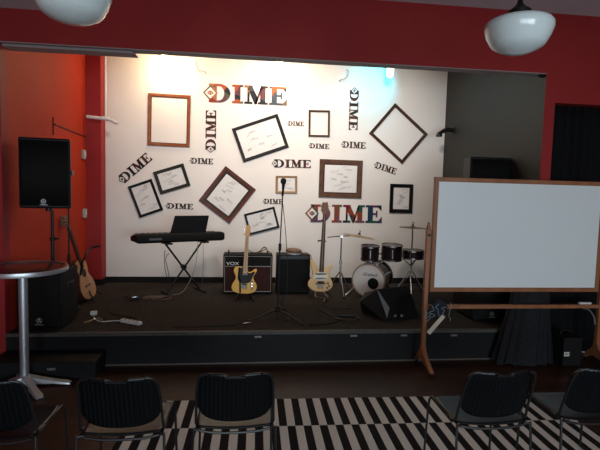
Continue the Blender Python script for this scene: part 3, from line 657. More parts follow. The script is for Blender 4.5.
AC = spline2([(0, -.24), (.10, -.235), (.175, -.185), (.200, -.10), (.175, -.02), (.130, .045), (.122, .08), (.140, .14), (.140, .20), (.105, .245), (.03, .262), (-.03, .262), (-.105, .245), (-.140, .20), (-.140, .14), (-.122, .08), (-.130, .045), (-.175, -.02), (-.200, -.10), (-.175, -.185), (-.10, -.235)], 5)
t = thing('acoustic_guitar', 'tan acoustic guitar leaning back toward the red left wall', 'acoustic guitar', (-2.045, 6.28, 0.60))
_zu = Vector((-.285, -.02, .957)).normalized(); _yn = -Vector((.97, -.10, .27)); _yn = (_yn - _zu*_yn.dot(_zu)).normalized(); _xr = _yn.cross(_zu)
t.matrix_world = Matrix(((_xr.x, _yn.x, _zu.x, -2.065), (_xr.y, _yn.y, _zu.y, 6.28), (_xr.z, _yn.z, _zu.z, .61), (0, 0, 0, 1))) @ Matrix.Scale(1.05, 4)
MB().prism(AC, -.003, .10).build('body', mahogany, t, bevel=.004, smooth=50)
tp = MB().prism([(x*.985, z*.985) for x, z in AC], -.008, -.003).build('soundboard', spruce, t, smooth=50)
MB().lathe([(0, 0), (.05, 0), (.05, .002), (.056, .002), (.056, 0.0), (.05, -.001)], 28, (0, -.0095, .09), (PI/2, 0, 0)).build('sound_hole', black_plastic, tp)
MB().box((0, -.014, -.075), (.16, .012, .022)).build('bridge', mahogany, tp, bevel=.004)
nk = MB(); nk.rings([[(-w_, -.022, z), (w_, -.022, z), (w_*.9, .010, z), (-w_*.9, .010, z)] for w_, z in ((.028, .15), (.021, .64))]); nk.build('neck', rosewood, t)
hd = MB().prism([(-.022, .635), (.022, .635), (.034, .66), (.036, .81), (-.036, .81), (-.034, .66)], -.012, .006).build('headstock', mahogany, t)
for s in (-1, 1):
    for z in (.69, .73, .77): MB().cyl((s*.036, 0, z), (s*.056, 0, z), .007, 8).build('tuner', bronze, hd)
strings(MB(), 6, .010, -.024, -.07, .64).build('strings', MATS['string_steel'], t)
t = thing('guitar_stand', 'black padded-arm stand behind the leaning acoustic guitar', 'guitar stand', (-2.08, 6.36, SZ))
MB().tube(spline([(.05, -.28, .55), (.07, -.22, .60), (.03, -.10, .61), (.0, .05, .63), (.02, .16, .66), (.12, .20, .68)], 5), .014, 8).build('neck_yoke', black_plastic, t)
MB().tube(spline([(.05, -.28, .55), (.03, -.26, .45), (-.02, -.15, .32), (-.02, 0, .20)], 5), .012, 8).build('upright', black_metal, t)
for dx, dy in ((.16, -.20), (.12, .22), (-.18, .0)): MB().tube([(-.02, 0, .22), (dx, dy, .012)], .010, 8).build('leg', black_metal, t)

# ---------------------------------------------------------------- keyboard and stand
KZ = 1.085
t = thing('keyboard', 'long black electronic keyboard seen from behind on an X stand', 'keyboard', (-0.935, 6.72, KZ), (0, 0, R(27)))
prof = [(-.17, .02), (-.15, .0), (.15, .0), (.17, .03), (.17, .07), (-.05, .125), (-.15, .125), (-.17, .10)]
mb = MB(); n = len(prof)
L = 1.25
xs_ = [(-L/2, .80), (-L/2+.03, 1.0), (L/2-.03, 1.0), (L/2, .80)]
loops = [[(x, y, .06+(z-.06)*s) for y, z in prof] for x, s in xs_]
mb.rings(loops); mb.add(loops[0], [tuple(range(n))]); mb.add(loops[-1], [tuple(reversed(range(n)))])
mb.build('body', mat('keyboard_case', (0.004, 0.004, 0.004), 0.55, spec=0.15), t)
MB().box((-.38, -.172, .055), (.17, .006, .028)).build('connector_panel', mat('panel_grey', (0.10, 0.10, 0.11), 0.35), t)
mb = MB()
for k in range(52): mb.box((-.59+.0227*k, .10, .098), (.021, .13, .018))
mb.build('white_keys', white_plastic, t)
mb = MB()
for k in range(51):
    if k % 7 in (0, 1, 3, 4, 5): mb.box((-.579+.0227*k, .07, .112), (.011, .085, .014))
mb.build('black_keys', black_gloss, t)
MB().add([(-.16, -.10, .115), (.36, -.10, .115), (.40, -.12, .365), (-.10, -.12, .365), (-.16, -.092, .115), (.36, -.092, .115), (.40, -.112, .365), (-.10, -.112, .365)],
         [(0, 1, 2, 3), (7, 6, 5, 4), (0, 4, 5, 1), (1, 5, 6, 2), (2, 6, 7, 3), (3, 7, 4, 0)]).build('music_rest', black_plastic, t)
t = thing('keyboard_stand', 'black X-shaped folding stand under the keyboard', 'keyboard stand', (-0.87, 6.74, SZ), (0, 0, R(30)))
H = KZ-SZ-.004
for s in (-1, 1):
    y = s*.016
    MB().tube([(-s*.27, y, H-.02), (s*.25, y, .025)], .014, 8).build('leg', black_metal, t)
    MB().tube([(s*.25, -.20, .016), (s*.25, .20, .016)], .015, 8).build('foot_bar', black_metal, t)
    MB().box((-s*.27, 0, H-.012), (.09, .34, .022)).build('top_arm', black_metal, t, bevel=.004)
MB().cyl((0, -.035, H*.50), (0, .035, H*.50), .035, 16).build('pivot', black_metal, t)

# ---------------------------------------------------------------- amplifiers
amp_cloth = mat('amp_diamond_cloth', (0.030, 0.012, 0.011), 0.8, spec=0.1, col2=(0.060, 0.026, 0.022), nscale=70)
silver_piping = mat('amp_piping', (0.33, 0.31, 0.28), 0.5)
t = thing('guitar_amplifier', 'large black guitar amplifier with brown grille cloth and VOX lettering', 'guitar amplifier', (0.045, 6.60, SZ))
W_, H_, D_ = .70, .575, .27
MB().box((0, D_/2, H_/2+.015), (W_, D_, H_-.03)).build('cabinet', tolex, t, bevel=.012)
MB().box((0, -.004, .225), (W_-.05, .010, .36)).build('grille_cloth', amp_cloth, t)
MB().box((0, -.004, .485), (W_-.05, .010, .125)).build('upper_panel', tolex, t)
mb = MB()
for z in (.045, .408): mb.box((0, -.010, z), (W_-.045, .008, .008))
mb.box((0, -.010, .55), (W_-.045, .008, .004))
for s in (-1, 1): mb.box((s*(W_/2-.022), -.010, .297), (.005, .008, .51))
mb.build('piping', silver_piping, t)
for s in (-1, 1):
    MB().tube(spline([(s*.28, .05, H_), (s*.28, .06, H_+.035), (s*.28, .2, H_+.035), (s*.28, .21, H_)], 3), .010, 6).build('handle', black_plastic, t)
    for b in (.05, D_-.05): MB().cyl((s*.30, b, 0), (s*.30, b, .016), .02, 12).build('foot', black_plastic, t)
lg = text_mesh('lettering', 'VOX', .062, mat('logo_white', (0.75, 0.75, 0.72), 0.4), t, (-.215, -.011, .445), ext=.002, sx=1.35)
mb = MB()
for k in range(9): mb.cyl((-.20+.05*k, .10, H_), (-.20+.05*k, .10, H_+.018), .010, 10)
mb.build('control_knobs', black_gloss, t)
t = thing('bass_amplifier', 'smaller plain black amplifier cabinet between the two electric guitars', 'amplifier', (0.70, 6.60, SZ))
MB().box((0, .15, .295), (.48, .30, .56)).build('cabinet', tolex, t, bevel=.012)
MB().box((0, -.004, .27), (.43, .010, .46)).build('grille', grille, t)
MB().box((0, -.003, .54), (.43, .010, .05)).build('control_panel', black_gloss, t)
for s in (-1, 1):
    for b in (.05, .25): MB().cyl((s*.20, b, 0), (s*.20, b, .016), .02, 12).build('foot', black_plastic, t)
t = thing('hand_drum', 'small round brown and white hand drum lying on the smaller amplifier', 'hand drum', (0.705, 6.72, SZ+.576), (R(2), R(3), 0))
MB().lathe([(.10, 0), (.105, .003), (.105, .022), (.10, .025)], 32).build('white_hoop', white_plastic, t)
MB().lathe([(.108, .026), (.118, .032), (.115, .062), (.09, .075), (0, .078)], 32).build('wooden_shell', mat('hand_drum_wood', (0.13, 0.065, 0.035), 0.55), t)

# ---------------------------------------------------------------- drums and cymbals
def tripod(t, z0, spread, ang0, m=chrome, zt=.28, lab='leg'):
    for k in range(3):
        a = R(ang0+120*k); l = MB().tube([(.012*math.cos(a), .012*math.sin(a), zt), (spread*math.cos(a), spread*math.sin(a), .014)], .009, 8).build(lab, m, t)
        MB().cyl((spread*math.cos(a), spread*math.sin(a), 0), (spread*math.cos(a), spread*math.sin(a), .03), .014, 8).build('rubber_foot', black_plastic, l)
def cymbal(x, y, z, r, tilt, label, m):
    t = thing('cymbal', label, 'cymbal', (x, y, z), tilt)
    MB().lathe([(0.006, .030), (.016, .020), (.030, .014), (.040, .007), (r*.5, .002), (r, -.008), (r, -.010), (r*.5, .0), (.040, .005), (.02, .013), (.006, .017)], 48).build('disc', m, t)
    MB().cyl((0, 0, .02), (0, 0, .075), .005, 8).build('rod', chrome, t)
    MB().lathe([(.018, .028), (.02, .034), (.018, .044), (.006, .046)], 16).build('felt', black_plastic, t)
    MB().tube([(-.018, 0, .066), (.018, 0, .066)], .006, 6).build('wing_nut', chrome, t)
cymbal(1.60, 6.42, 1.225, .235, (R(1), R(8), 0), 'tan crash cymbal tilted on a boom stand left of the drums', bronze)
t = thing('cymbal_stand', 'chrome boom stand carrying the tan cymbal', 'cymbal stand', (1.375, 6.55, SZ))
MB().cyl((0, 0, .03), (0, 0, .50), .013, 12).build('lower_tube', chrome, t)
MB().cyl((0, 0, .45), (0, 0, .86), .010, 12).build('upper_tube', mat('dark_steel', (0.10, 0.10, 0.10), 0.3, metal=0.8), t)
MB().cyl((0, 0, .46), (0, 0, .51), .020, 12).build('collar', chrome, t)
MB().tube([(-.20, .02, .842), (0, 0, .865), (.22, -.125, .885)], .007, 8).build('boom', black_metal, t)
MB().cyl((0, -.02, .86), (0, .02, .86), .022, 12).build('tilter', chrome, t)
MB().tube([(.225, -.13, .875), (.222, -.13, .955)], .006, 6).build('cymbal_rod', chrome, t)
tripod(t, 0, .22, 35, chrome, .34)

t = thing('bass_drum', 'bass drum with white Gretsch head and black port hole', 'bass drum', (1.745, 6.35, .600), (0, 0, R(-31)))
Rr = .238
MB().lathe([(Rr-.012, 0), (Rr-.012, .42)], 48, (0, 0, 0), (-PI/2, 0, 0), cap=False).build('shell', drum_wrap, t)
for y in (0, .42):
    MB().lathe([(Rr-.014, -.018), (Rr+.006, -.018), (Rr+.008, .018), (Rr-.012, .018)], 48, (0, y, 0), (-PI/2, 0, 0), cap=False).build('hoop', mat('cream_hoop', (0.36, 0.25, 0.17), 0.35) if y == 0 else black_gloss, t)
hd = MB().lathe([(Rr-.010, -.003), (Rr-.010, .003), (0, .003)], 48, (0, -.012, 0), (PI/2, 0, 0)).build('drum_head', drum_head, t)
MB().lathe([(.078, 0), (.078, .004), (0, .004)], 32, (.070, -.0155, -.035), (PI/2, 0, 0)).build('port_hole', black_plastic, hd)
text_mesh('lettering', 'Gretsch', .066, ink_black, hd, (0.02, -.0165, .085), ext=.001, shear=.35)
for k in range(8):
    a = R(22.5+45*k); x, z = (Rr+.004)*math.cos(a), (Rr+.004)*math.sin(a)
    l = MB().tube([(x, -.02, z), (x, .44, z)], .0045, 6).box((x*.99, .10, z*.99), (.022, .05, .022)).box((x*.99, .32, z*.99), (.022, .05, .022)).build('tension_rod', chrome, t)
for s in (-1, 1): MB().tube([(s*.20, .10, -.10), (s*.33, -.02, -.255)], .009, 8).build('spur', chrome, t)
MB().cyl((.0, .2, Rr-.02), (.0, .2, Rr+.12), .016, 10).tube([(-.12, .18, Rr+.13), (0, .2, Rr+.12), (.15, .22, Rr+.13)], .012, 8).build('tom_mount', chrome, t)
def drum(x, y, z, r, h, label, rot, name='tom_drum', n=6):
    t = thing(name, label, 'drum', (x, y, z), rot)
    MB().lathe([(r, .012), (r, h-.012)], 40, cap=False).build('shell', drum_wrap, t)
    for zz in (0, h-.022): MB().lathe([(r+.001, zz), (r+.011, zz), (r+.011, zz+.022), (r+.001, zz+.022)], 40, cap=False).build('rim', chrome, t)
    for zz in (.012, h-.010): MB().lathe([(r, -.002), (r, .002), (0, .002)], 40, (0, 0, zz)).build('drum_head', mat('smoky_head', (0.10, 0.09, 0.085), 0.4), t)
    for k in range(n):
        a = 2*PI*(k+.3)/n; MB().box(((r+.008)*math.cos(a), (r+.008)*math.sin(a), h/2), (.014, .014, h*.55), (0, 0, a)).tube([((r+.012)*math.cos(a), (r+.012)*math.sin(a), .01), ((r+.012)*math.cos(a), (r+.012)*math.sin(a), h-.01)], .003, 5).build('lug', chrome, t)
drum(1.77, 6.44, .875, .125, .215, 'left rack tom with chrome rims above the bass drum', (R(4), 0, 0))
drum(2.095, 6.46, .880, .145, .225, 'right rack tom with chrome rims above the bass drum', (R(4), 0, 0))
drum(2.43, 6.50, .895, .15, .13, 'shallow snare drum on a tripod stand right of the toms', (0, 0, 0), 'snare_drum', 8)
t = thing('snare_stand', 'chrome basket stand holding the snare drum', 'drum stand', (2.42, 6.52, SZ))
MB().cyl((0, 0, .10), (0, 0, .46), .012, 10).build('tube', chrome, t)
for k in range(3):
    a = R(30+120*k); MB().tube([(0, 0, .44), (.13*math.cos(a), .13*math.sin(a), .548)], .008, 6).build('basket_arm', chrome, t)
tripod(t, 0, .25, 15, chrome, .30)
t = thing('cymbal_stand', 'straight chrome stand behind the snare drum', 'cymbal stand', (2.51, 6.76, SZ))
MB().cyl((0, 0, .03), (0, 0, 1.02), .010, 10).build('tube', mat('dark_steel', (0.10, 0.10, 0.10), 0.3, metal=0.8), t)
MB().cyl((0, 0, .52), (0, 0, .57), .018, 10).build('collar', chrome, t)
tripod(t, 0, .26, -50, chrome, .34)
cymbal(2.51, 6.76, 1.335, .205, (R(1), R(1), 0), 'dark flat cymbal above the snare drum', dark_bronze)

# wedge monitor
t = thing('stage_monitor', 'black wedge stage monitor with a side facet coloured as catching light before the drums', 'stage monitor', (1.7, 5.4, SZ))
o_ = Vector((1.7, 5.4, SZ))
P = [(1.645, 5.17, .34), (2.10, 5.30, .34), (2.10, 5.78, .34), (1.47, 5.62, .34), (1.40, 5.45, .52), (1.60, 5.44, .67), (2.03, 5.52, .70), (2.08, 5.68, .67), (1.53, 5.75, .56), (1.66, 5.21, .38)]
P = [tuple(Vector(p)-o_) for p in P]
import bmesh
bm = bmesh.new()
for p in P: bm.verts.new(p)
bmesh.ops.convex_hull(bm, input=bm.verts)
me = bpy.data.meshes.new('cabinet'); bm.to_mesh(me); bm.free(); me.materials.append(tolex)
o = bpy.data.objects.new('cabinet', me); sc.collection.objects.link(o); o.parent = t
md = o.modifiers.new('b', 'BEVEL'); md.width = .008; md.segments = 2; md.limit_method = 'ANGLE'; md.angle_limit = R(25)
MB().add([tuple(Vector(p)-o_) for p in [(1.598, 5.425, .67), (1.695, 5.21, .50), (1.652, 5.15, .39), (1.615, 5.43, .66), (1.70, 5.25, .50), (1.665, 5.18, .39)]],
         [(0, 1, 2), (5, 4, 3), (0, 3, 4, 1), (1, 4, 5, 2), (2, 5, 3, 0)]).build('lit_facet', mat('facet_lit_tint', (0.14, 0.16, 0.17), 0.5), t, smooth=0)  # facet of the black cabinet, tinted lighter for the light it catches
for x in (.06, .14): MB().cyl((x, -.20, .07), (x, -.215, .07), .018, 14).build('jack_socket', chrome, t)

# ---------------------------------------------------------------- microphone on stand
t = thing('microphone_stand', 'tall straight black microphone stand at the front of the stage', 'microphone stand', (0.392, 5.40, SZ))
MB().cyl((0, 0, .05), (0.012, 0, .85), .011, 12).build('lower_tube', black_metal, t)
MB().cyl((0.011, 0, .8), (.034, .03, 1.46), .007, 12).build('upper_tube', black_metal, t)
MB().cyl((0.012, 0, .80), (0.013, 0, .88), .018, 12).build('clutch', black_metal, t)
MB().cyl((0, 0, .07), (0, 0, .13), .028, 12).build('hub', black_plastic, t)
for dx, dy in ((-.33, -.20), (.27, -.34), (.10, .35)):
    l = MB().tube([(0, 0, .10), (dx, dy, .014)], .009, 8).build('leg', black_metal, t)
    MB().lathe([(0.012, 0), (.014, .01), (.008, .03)], 10, (dx, dy, 0)).build('rubber_foot', black_plastic, l)
MB().cyl((.034, .03, 1.44), (.034, .02, 1.49), .013, 10).build('mic_clip', black_plastic, t)
t = thing('microphone', 'black ball-head microphone clipped on top of the stand', 'microphone', (0.427, 5.415, SZ+1.475), (R(12), 0, 0))
MB().lathe([(.010, -.03), (.012, 0.0), (.017, .09), (.019, .10)], 20).build('handle', black_metal, t)
MB().lathe([(.019, .10), (.027, .108), (.033, .125), (.034, .138), (.030, .155), (.018, .168), (0, .172)], 24).build('mesh_head', mat('mic_mesh', (0.03, 0.03, 0.03), 0.35, metal=0.5, bump=0.5, bscale=500), t)

# ---------------------------------------------------------------- cables and small things on the stage
def cable(pts, r, m, label, name='cable', cat='cable', closed=False, k=8):
    return tag(MB().tube(spline(pts, k, closed), r, 6, closed).build(name, m), label, cat)
z = SZ+.008
cable([(0.41, 5.38, 1.80), (0.47, 5.37, 1.3), (0.50, 5.36, .8), (0.47, 5.30, .42), (0.50, 5.25, z), (0.55, 5.65, z), (0.50, 6.10, z), (0.55, 6.4, z)], .004, black_cable, 'thin black cable hanging down beside the microphone stand')
cable([(0.72, 5.05, z), (0.95, 5.10, z), (1.08, 5.22, z), (1.06, 5.34, z), (1.16, 5.40, z), (1.30, 5.38, z), (1.36, 5.28, z+.01), (1.27, 5.19, z+.012), (1.12, 5.21, z+.012), (1.08, 5.31, z+.014), (1.19, 5.38, z+.018), (1.33, 5.33, z+.02),
       (1.31, 5.22, z+.02), (1.18, 5.18, z+.01), (1.06, 5.4, z+.01), (0.93, 5.85, z), (0.98, 6.25, z)], .007, black_cable, 'black cable coiled on the carpet in front of the bass')
cable([(1.10, 6.32, z), (1.15, 6.20, z), (1.02, 6.0, z), (1.2, 5.75, z), (1.38, 5.80, z)], .005, black_cable, 'short black cable beside the bass stand')
cable([(0.05, 5.17, z+.004), (-.10, 5.08, z), (-.4, 5.03, z), (-.75, 5.02, z)], .006, black_cable, 'black cable lying along the stage edge left of the microphone stand')
t = thing('cable_plug', 'silver cable plug lying by the left foot of the microphone stand', 'plug', (0.03, 5.12, SZ+.012), (0, 0, R(25)))
MB().cyl((-.05, 0, 0), (.03, 0, 0), .010, 10).build('sleeve', chrome, t)
MB().cyl((.03, 0, 0), (.06, 0, 0), .006, 10).build('tip', chrome, t)
cable([(0.20, 6.72, .93), (0.22, 6.66, .95), (0.30, 6.62, 1.0), (.27, 6.66, 1.02), (.20, 6.66, .955), (.12, 6.66, .935), (.05, 6.68, .965), (-.02, 6.70, .935), (-.06, 6.70, .93)], .006, black_cable, 'black cable looped over the large amplifier')
cable([(0.20, 6.66, .935), (.24, 6.63, .99), (.29, 6.64, 1.01), (.33, 6.66, .96), (.37, 6.66, .935), (.30, 6.64, .94)], .006, tan_cable, 'tan cable loop on top of the large amplifier')
cable([(0.84, 6.68, .925), (.90, 6.60, .94), (.945, 6.56, .90), (.965, 6.55, .7), (.99, 6.54, .5), (1.02, 6.45, z), (1.12, 6.35, z), (1.06, 6.1, z)], .006, tan_cable, 'tan cable hanging down the right side of the smaller amplifier')
cable([(-.67, 6.70, 1.08), (-.69, 6.72, .8), (-.76, 6.70, .55), (-.86, 6.62, .38), (-1.0, 6.52, z), (-1.2, 6.42, z), (-1.35, 6.38, z), (-1.30, 6.32, z), (-1.12, 6.36, z+.008), (-1.1, 6.45, z+.008), (-1.3, 6.48, z)], .004, tan_cable, 'thin pale cable drooping from the keyboard to the carpet')
cable([(-.60, 6.74, 1.08), (-.60, 6.8, .8), (-.61, 6.85, .5), (-.62, 6.85, z)], .003, brown_cable, 'thin straight cable hanging from the right end of the keyboard')
cable([(-1.10, 6.56, .97), (-1.11, 6.56, .85), (-1.09, 6.57, .65), (-1.03, 6.60, .50), (-1.06, 6.57, .68), (-1.09, 6.56, .85), (-1.05, 6.58, .93)], .005, black_cable, 'black cable looped over the left leg of the keyboard stand')
cable([(-1.60, 6.75, z), (-1.62, 6.5, z), (-1.52, 6.36, z), (-1.45, 6.35, z)], .005, black_cable, 'black cable running from the pedal toward the back wall')
cable([(-1.34, 6.40, z), (-1.25, 6.30, z), (-1.05, 6.28, z), (-.98, 6.38, z), (-1.10, 6.46, z), (-1.28, 6.44, z)], .009, brown_cable, 'brown cable coil on the carpet left of the keyboard stand', closed=True)
t = thing('sustain_pedal', 'small silver-topped foot pedal on the carpet under the keyboard', 'pedal', (-1.45, 6.32, SZ), (0, 0, R(10)))
MB().box((0, 0, .015), (.10, .16, .03)).build('base', black_plastic, t, bevel=.006)
MB().box((0, -.02, .038), (.06, .10, .012), (R(-8), 0, 0)).build('treadle', chrome, t, bevel=.004)
t = thing('power_strip', 'white power strip lying near the stage edge', 'power strip', (-1.23, 5.19, SZ), (0, 0, R(-30)))
MB().box((0, 0, .018), (.27, .055, .036)).build('housing', white_plastic, t, bevel=.006)
for k in range(4): MB().box((-.08+.055*k, 0, .037), (.03, .03, .004)).build('socket', mat('socket_grey', (0.2, 0.2, 0.2), 0.5), t)
cable([(-1.34, 5.25, z+.006), (-1.45, 5.27, z), (-1.55, 5.24, z), (-1.64, 5.32, z), (-1.70, 5.44, z), (-1.74, 5.50, z)], .006, white_plastic, 'white cord leading from the power strip toward the subwoofer')
cable([(-1.12, 5.15, z+.02), (-1.2, 5.35, z), (-1.35, 5.45, z), (-1.5, 5.55, z), (-1.62, 5.75, z)], .005, black_cable, 'black cord curving behind the power strip')
tag(MB().box((-1.735, 5.55, SZ+.022), (.07, .045, .044)).build('power_adapter', white_plastic, bevel=.005), 'small white power adapter beside the left subwoofer', 'adapter')
for (x, y, a), lab in zip(((-1.68, 5.24, 50), (-1.575, 5.30, 110)), ('left tan cable end by the subwoofer', 'right tan cable end nearer the power strip')):
    t = thing('cable_end', lab, 'cable', (x, y, SZ+.015), (0, 0, R(a)))
    MB().tube([(-.07, 0, -.003), (0, 0, 0), (.05, .02, 0)], .011, 6).build('sleeve', mat('tan_rubber', (0.22, 0.14, 0.08), 0.5), t)
    MB().tube([(.05, .02, 0), (.09, .03, 0)], .006, 6).build('tip', chrome, t)
# little metal plates on the stage fascia
for (x, zz), lab in zip(((-1.80, .10), (0.152, .312-.03), (1.194, .282), (1.758, .28), (2.337, .275)),
    ('small pale plate on the low left step', 'small metal plate on the stage front below the microphone stand', 'small metal plate on the stage front below the cable coil', 'small metal plate on the stage front below the monitor', 'small metal plate on the stage front behind the whiteboard')):
    yy = 4.52 if x < -1.5 else SY
    t = thing('fascia_plate', lab, 'plate', (x, yy, zz))
    MB().box((0, -.004, 0), (.075, .006, .022)).build('plate', mat('plate_metal', (0.22, 0.22, 0.21), 0.4, metal=0.3), t, bevel=.002)
    for s in (-1, 1): MB().cyl((s*.022, -.010, 0), (s*.022, -.006, 0), .007, 8).build('screw', chrome, t)

# ---------------------------------------------------------------- whiteboard on its wooden easel
WBY = 4.62
t = thing('whiteboard', 'large white board in a wooden frame on a two-post rolling easel', 'whiteboard', (2.88, WBY, 0))
x0, x1, z0, z1 = 1.925-2.88, 3.845-2.88, .825, 2.02
MB().box(((x0+x1)/2, 0, (z0+z1)/2), (x1-x0-.03, .014, z1-z0-.03)).build('board', board_white, t)
def rl(ins, y): return [(x0+ins, y, z0+ins), (x1-ins, y, z0+ins), (x1-ins, y, z1-ins), (x0+ins, y, z1-ins)]
MB().rings([rl(.045, .018), rl(0, .018), rl(0, -.018), rl(.006, -.022), rl(.040, -.022), rl(.045, -.016), rl(.045, .018)]).build('board_frame', oak, t, smooth=25)
for xp in (1.885-2.88, 3.885-2.88):
    pst = MB().box((xp, 0, .80), (.045, .05, 1.36)).build('post', oak, t, bevel=.006)
    MB().lathe([(.022, 1.48), (.022, 1.50), (.013, 1.53), (.016, 1.545), (0, 1.555)], 14, (xp, 0, 0)).build('finial', oak, pst)
    prof = [(-.27, .05), (-.25, .035), (-.10, .075), (0, .10), (.10, .075), (.155, .035), (.175, .05), (.12, .12), (.04, .20), (.025, .26), (-.025, .26), (-.05, .20), (-.15, .12)]
    n = len(prof); mb = MB(); mb.add([(xp-.022, y, z) for y, z in prof]+[(xp+.022, y, z) for y, z in prof], [tuple(range(n)), tuple(reversed(range(n, 2*n)))] + [((i+1) % n, i, i+n, (i+1) % n+n) for i in range(n)])
    ft = mb.build('foot', oak, t, bevel=.004)
    for y in (-.24, .15): MB().cyl((xp-.010, y, .021), (xp+.010, y, .021), .021, 16).build('caster', black_plastic, ft)
    MB().tube([(xp, -.035, 1.42), (xp, .035, 1.42)], .014, 10).build('pivot_bolt', black_metal, t)
MB().box((0, -.005, .665), (1.955, .045, .042)).build('rail', oak, t, bevel=.005)
br = MB().tube(spline([(.80, .0, .645), (.88, .0, .62), (.94, .0, .55), (.965, .0, .46)], 5), .009, 6).build('brace', mat('brace_steel', (0.20, 0.20, 0.20), 0.4, metal=0.5), t)
tag(br, 'curved grey metal brace')
tag(MB().box((3.70, WBY-.005, .686+.012), (.14, .035, .022)).build('eraser', white_plastic, bevel=.005), 'white eraser lying on the right end of the easel rail', 'eraser')
# bundle hanging from the rail
t = thing('hanging_bandana', 'dark blue patterned bandana with pale strap hanging on the left easel post', 'bandana', (2.005, WBY-.045, .66))
mb = MB(); rnd = random.Random(3)
def blob(u, v):
    th = 2*PI*u; ph = PI*v; r = 1+.16*math.sin(3*th+2*ph)+.12*math.sin(5*th-3*ph)
    return (.085*r*math.sin(ph)*math.cos(th)-.01, -.03+.035*r*math.sin(ph)*math.sin(th), -.005+.085*r*math.cos(ph))
mb.grid(blob, 24, 14); mb.build('cloth', mat('navy_cloth', (0.006, 0.011, 0.018), 0.85), t)
mb = MB()
for k in range(4):
    pts = [(-.09+.055*k+rnd.uniform(-.02, .05), -.068+rnd.uniform(-.006, .0), .05-.03*j+rnd.uniform(-.03, .03)) for j in range(6)]
    mb.tube(spline(pts, 4), .0035, 5)
for k in range(3): mb.tube(spline([(-.09, -.05, -.02-.03*k), (-.13, -.05, -.05-.04*k), (-.15, -.04, -.02-.03*k), (-.13, -.05, .0-.03*k)], 4), .003, 5)
mb.build('cord', mat('pale_blue_cord', (0.20, 0.27, 0.30), 0.6), t)
MB().box((-.035, -.06, -.16), (.045, .012, .24), (0, R(40), 0)).build('strap', mat('pale_strap', (0.68, 0.62, 0.50), 0.6), t, bevel=.004)

# ---------------------------------------------------------------- draped cloth in front of the stage
def drape(u, v):
    a = 2*PI*u; z = 1.22*(1-v); e = .6
    cx = math.copysign(abs(math.cos(a))**e, math.cos(a)); sx = math.copysign(abs(math.sin(a))**e, math.sin(a))
    k = v**1.3
    rx = .165+.165*k+.018*math.sin(11*a+1.3)*v; ry = .045+.075*k+.022*math.sin(17*a+.4+2*v)*(.3+.7*v)
    return (rx*cx-.07*k, ry*sx+.0, max(z+.02*math.sin(5*a)*(v > .9), 0)+.006)
t = thing('draped_equipment', 'tall thing under a charcoal cloth standing between whiteboard and stage', 'covered equipment', (3.16, 4.735, 0))
MB().grid(drape, 160, 24).add([drape(i/40, 0) for i in range(40)], [tuple(range(40))]).build('cloth', grey_cloth, t)
t = thing('equipment_case', 'low black case with a white label right of the draped cloth', 'case', (3.56, 4.69, 0))
MB().box((0, 0, .17), (.22, .26, .32)).build('case_body', tolex, t, bevel=.01)
MB().box((-.075, -.1335, .15), (.06, .003, .045)).build('label_sticker', mat('sticker_white', (0.6, 0.62, 0.55), 0.5), t)
MB().box((-.075, -.1355, .154), (.045, .001, .008)).box((-.075, -.1355, .142), (.045, .001, .005)).build('label_print', ink_black, t)
MB().tube(spline([(-.06, 0, .33), (-.05, 0, .37), (.05, 0, .37), (.06, 0, .33)], 4), .009, 6).build('handle', black_plastic, t)

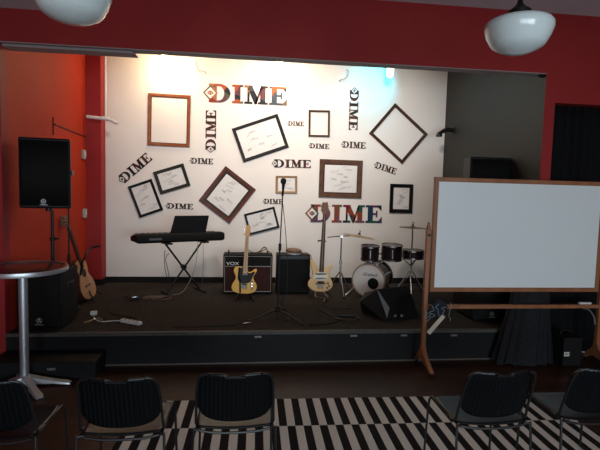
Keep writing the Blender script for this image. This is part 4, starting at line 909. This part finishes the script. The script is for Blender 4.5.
# ---------------------------------------------------------------- chairs
def make_chair(label):
    t = thing('stacking_chair', label, 'chair', (0, 0, 0), (0, 0, 0), 'row of black stacking chairs')
    hw = .216
    def back(u, v):
        a = 2*u-1; x = a*hw
        top = .345 - .055*max(0, (abs(a)-.72)/.28)**2.2 - .016*math.exp(-(a/.22)**4)
        bot = .030 + .062*abs(a)**4 + .02*max(0, (abs(a)-.8)/.2)**2
        zz = bot+(top-bot)*v
        rib = .0035*math.cos(a*17*PI) * (1 if .06 < v < .93 and abs(a) < .9 else 0)
        return (x*(1-.03*v), .045*a*a - .10*(zz/.35) + rib - .03*(1-v)**2*0, .455+zz)
    MB().grid(back, 136, 16).build('backrest', chair_plastic, t, solid=.008, smooth=60)
    MB().tube([(-.055, -.103, .785-.003), (.055, -.103, .785-.003)], .0075, 8).build('back_handle', chair_plastic, t)
    def seat(u, v):
        a = 2*u-1; wv = .215+.012*math.sin(PI*v); x = a*wv*(1-.10*max(0, v-.8)/.2*abs(a)**6)
        return (x, .005+.42*v-.03*max(0, abs(a)-.8)/.2*(v > .9), .449 - .018*(1-a*a)*(1-v)**4 - .012*math.sin(PI*v)*(1-a*a*.8) - .03*max(0, (v-.82)/.18)**2)
    MB().grid(seat, 24, 24).build('seat', chair_plastic, t, solid=.010, smooth=60)
    for s in (-1, 1):
        MB().tube(spline([(s*.15, -.102, .806), (s*.198, -.085, .785), (s*.217, -.050, .70), (s*.224, .005, .54), (s*.228, .03, .46), (s*.228, .10, .437)], 5), .008, 8).build('back_tube', chair_metal, t)
        MB().tube(spline([(s*.222, .02, .437), (s*.222, .36, .437), (s*.226, .41, .42), (s*.235, .425, .36), (s*.245, .44, .012)], 5), .008, 8).build('leg', chair_metal, t)
        MB().tube(spline([(s*.205, .0, .437), (s*.232, -.012, .437), (s*.238, -.018, .41), (s*.245, -.05, .012)], 5), .008, 8).build('leg', chair_metal, t)
        MB().tube([(s*.245, -.06, .010), (s*.245, .45, .010)], .008, 8).build('runner', chair_metal, t)
    MB().tube(spline([(-.215, .0, .432), (-.1, -.008, .415), (.1, -.008, .415), (.215, .0, .432)], 5), .008, 8).build('rear_bar', chair_metal, t)
    return t
ch = make_chair('x')
chairs = [(-1.37, 2.64, 0, 'black ribbed stacking chair cut by the left edge, beside the bar table'),
          (-.675, 2.62, 0, 'black ribbed stacking chair second from the left, at the left rug edge'),
          (-.042, 2.655, 0, 'black ribbed stacking chair in the middle of the row, centred on the rug'),
          (1.53, 2.60, 0, 'black ribbed stacking chair on the rug in front of the whiteboard'),
          (2.225, 2.61, R(-2), 'black ribbed stacking chair cut by the right edge')]
for i, (x, y, a, lab) in enumerate(chairs):
    c = ch if i == 0 else copy_tree(ch)
    c.location = (x, y, 0.011 if i > 1 else (0.011 if i == 1 else 0)); c.rotation_euler = (0, 0, a); c['label'] = lab
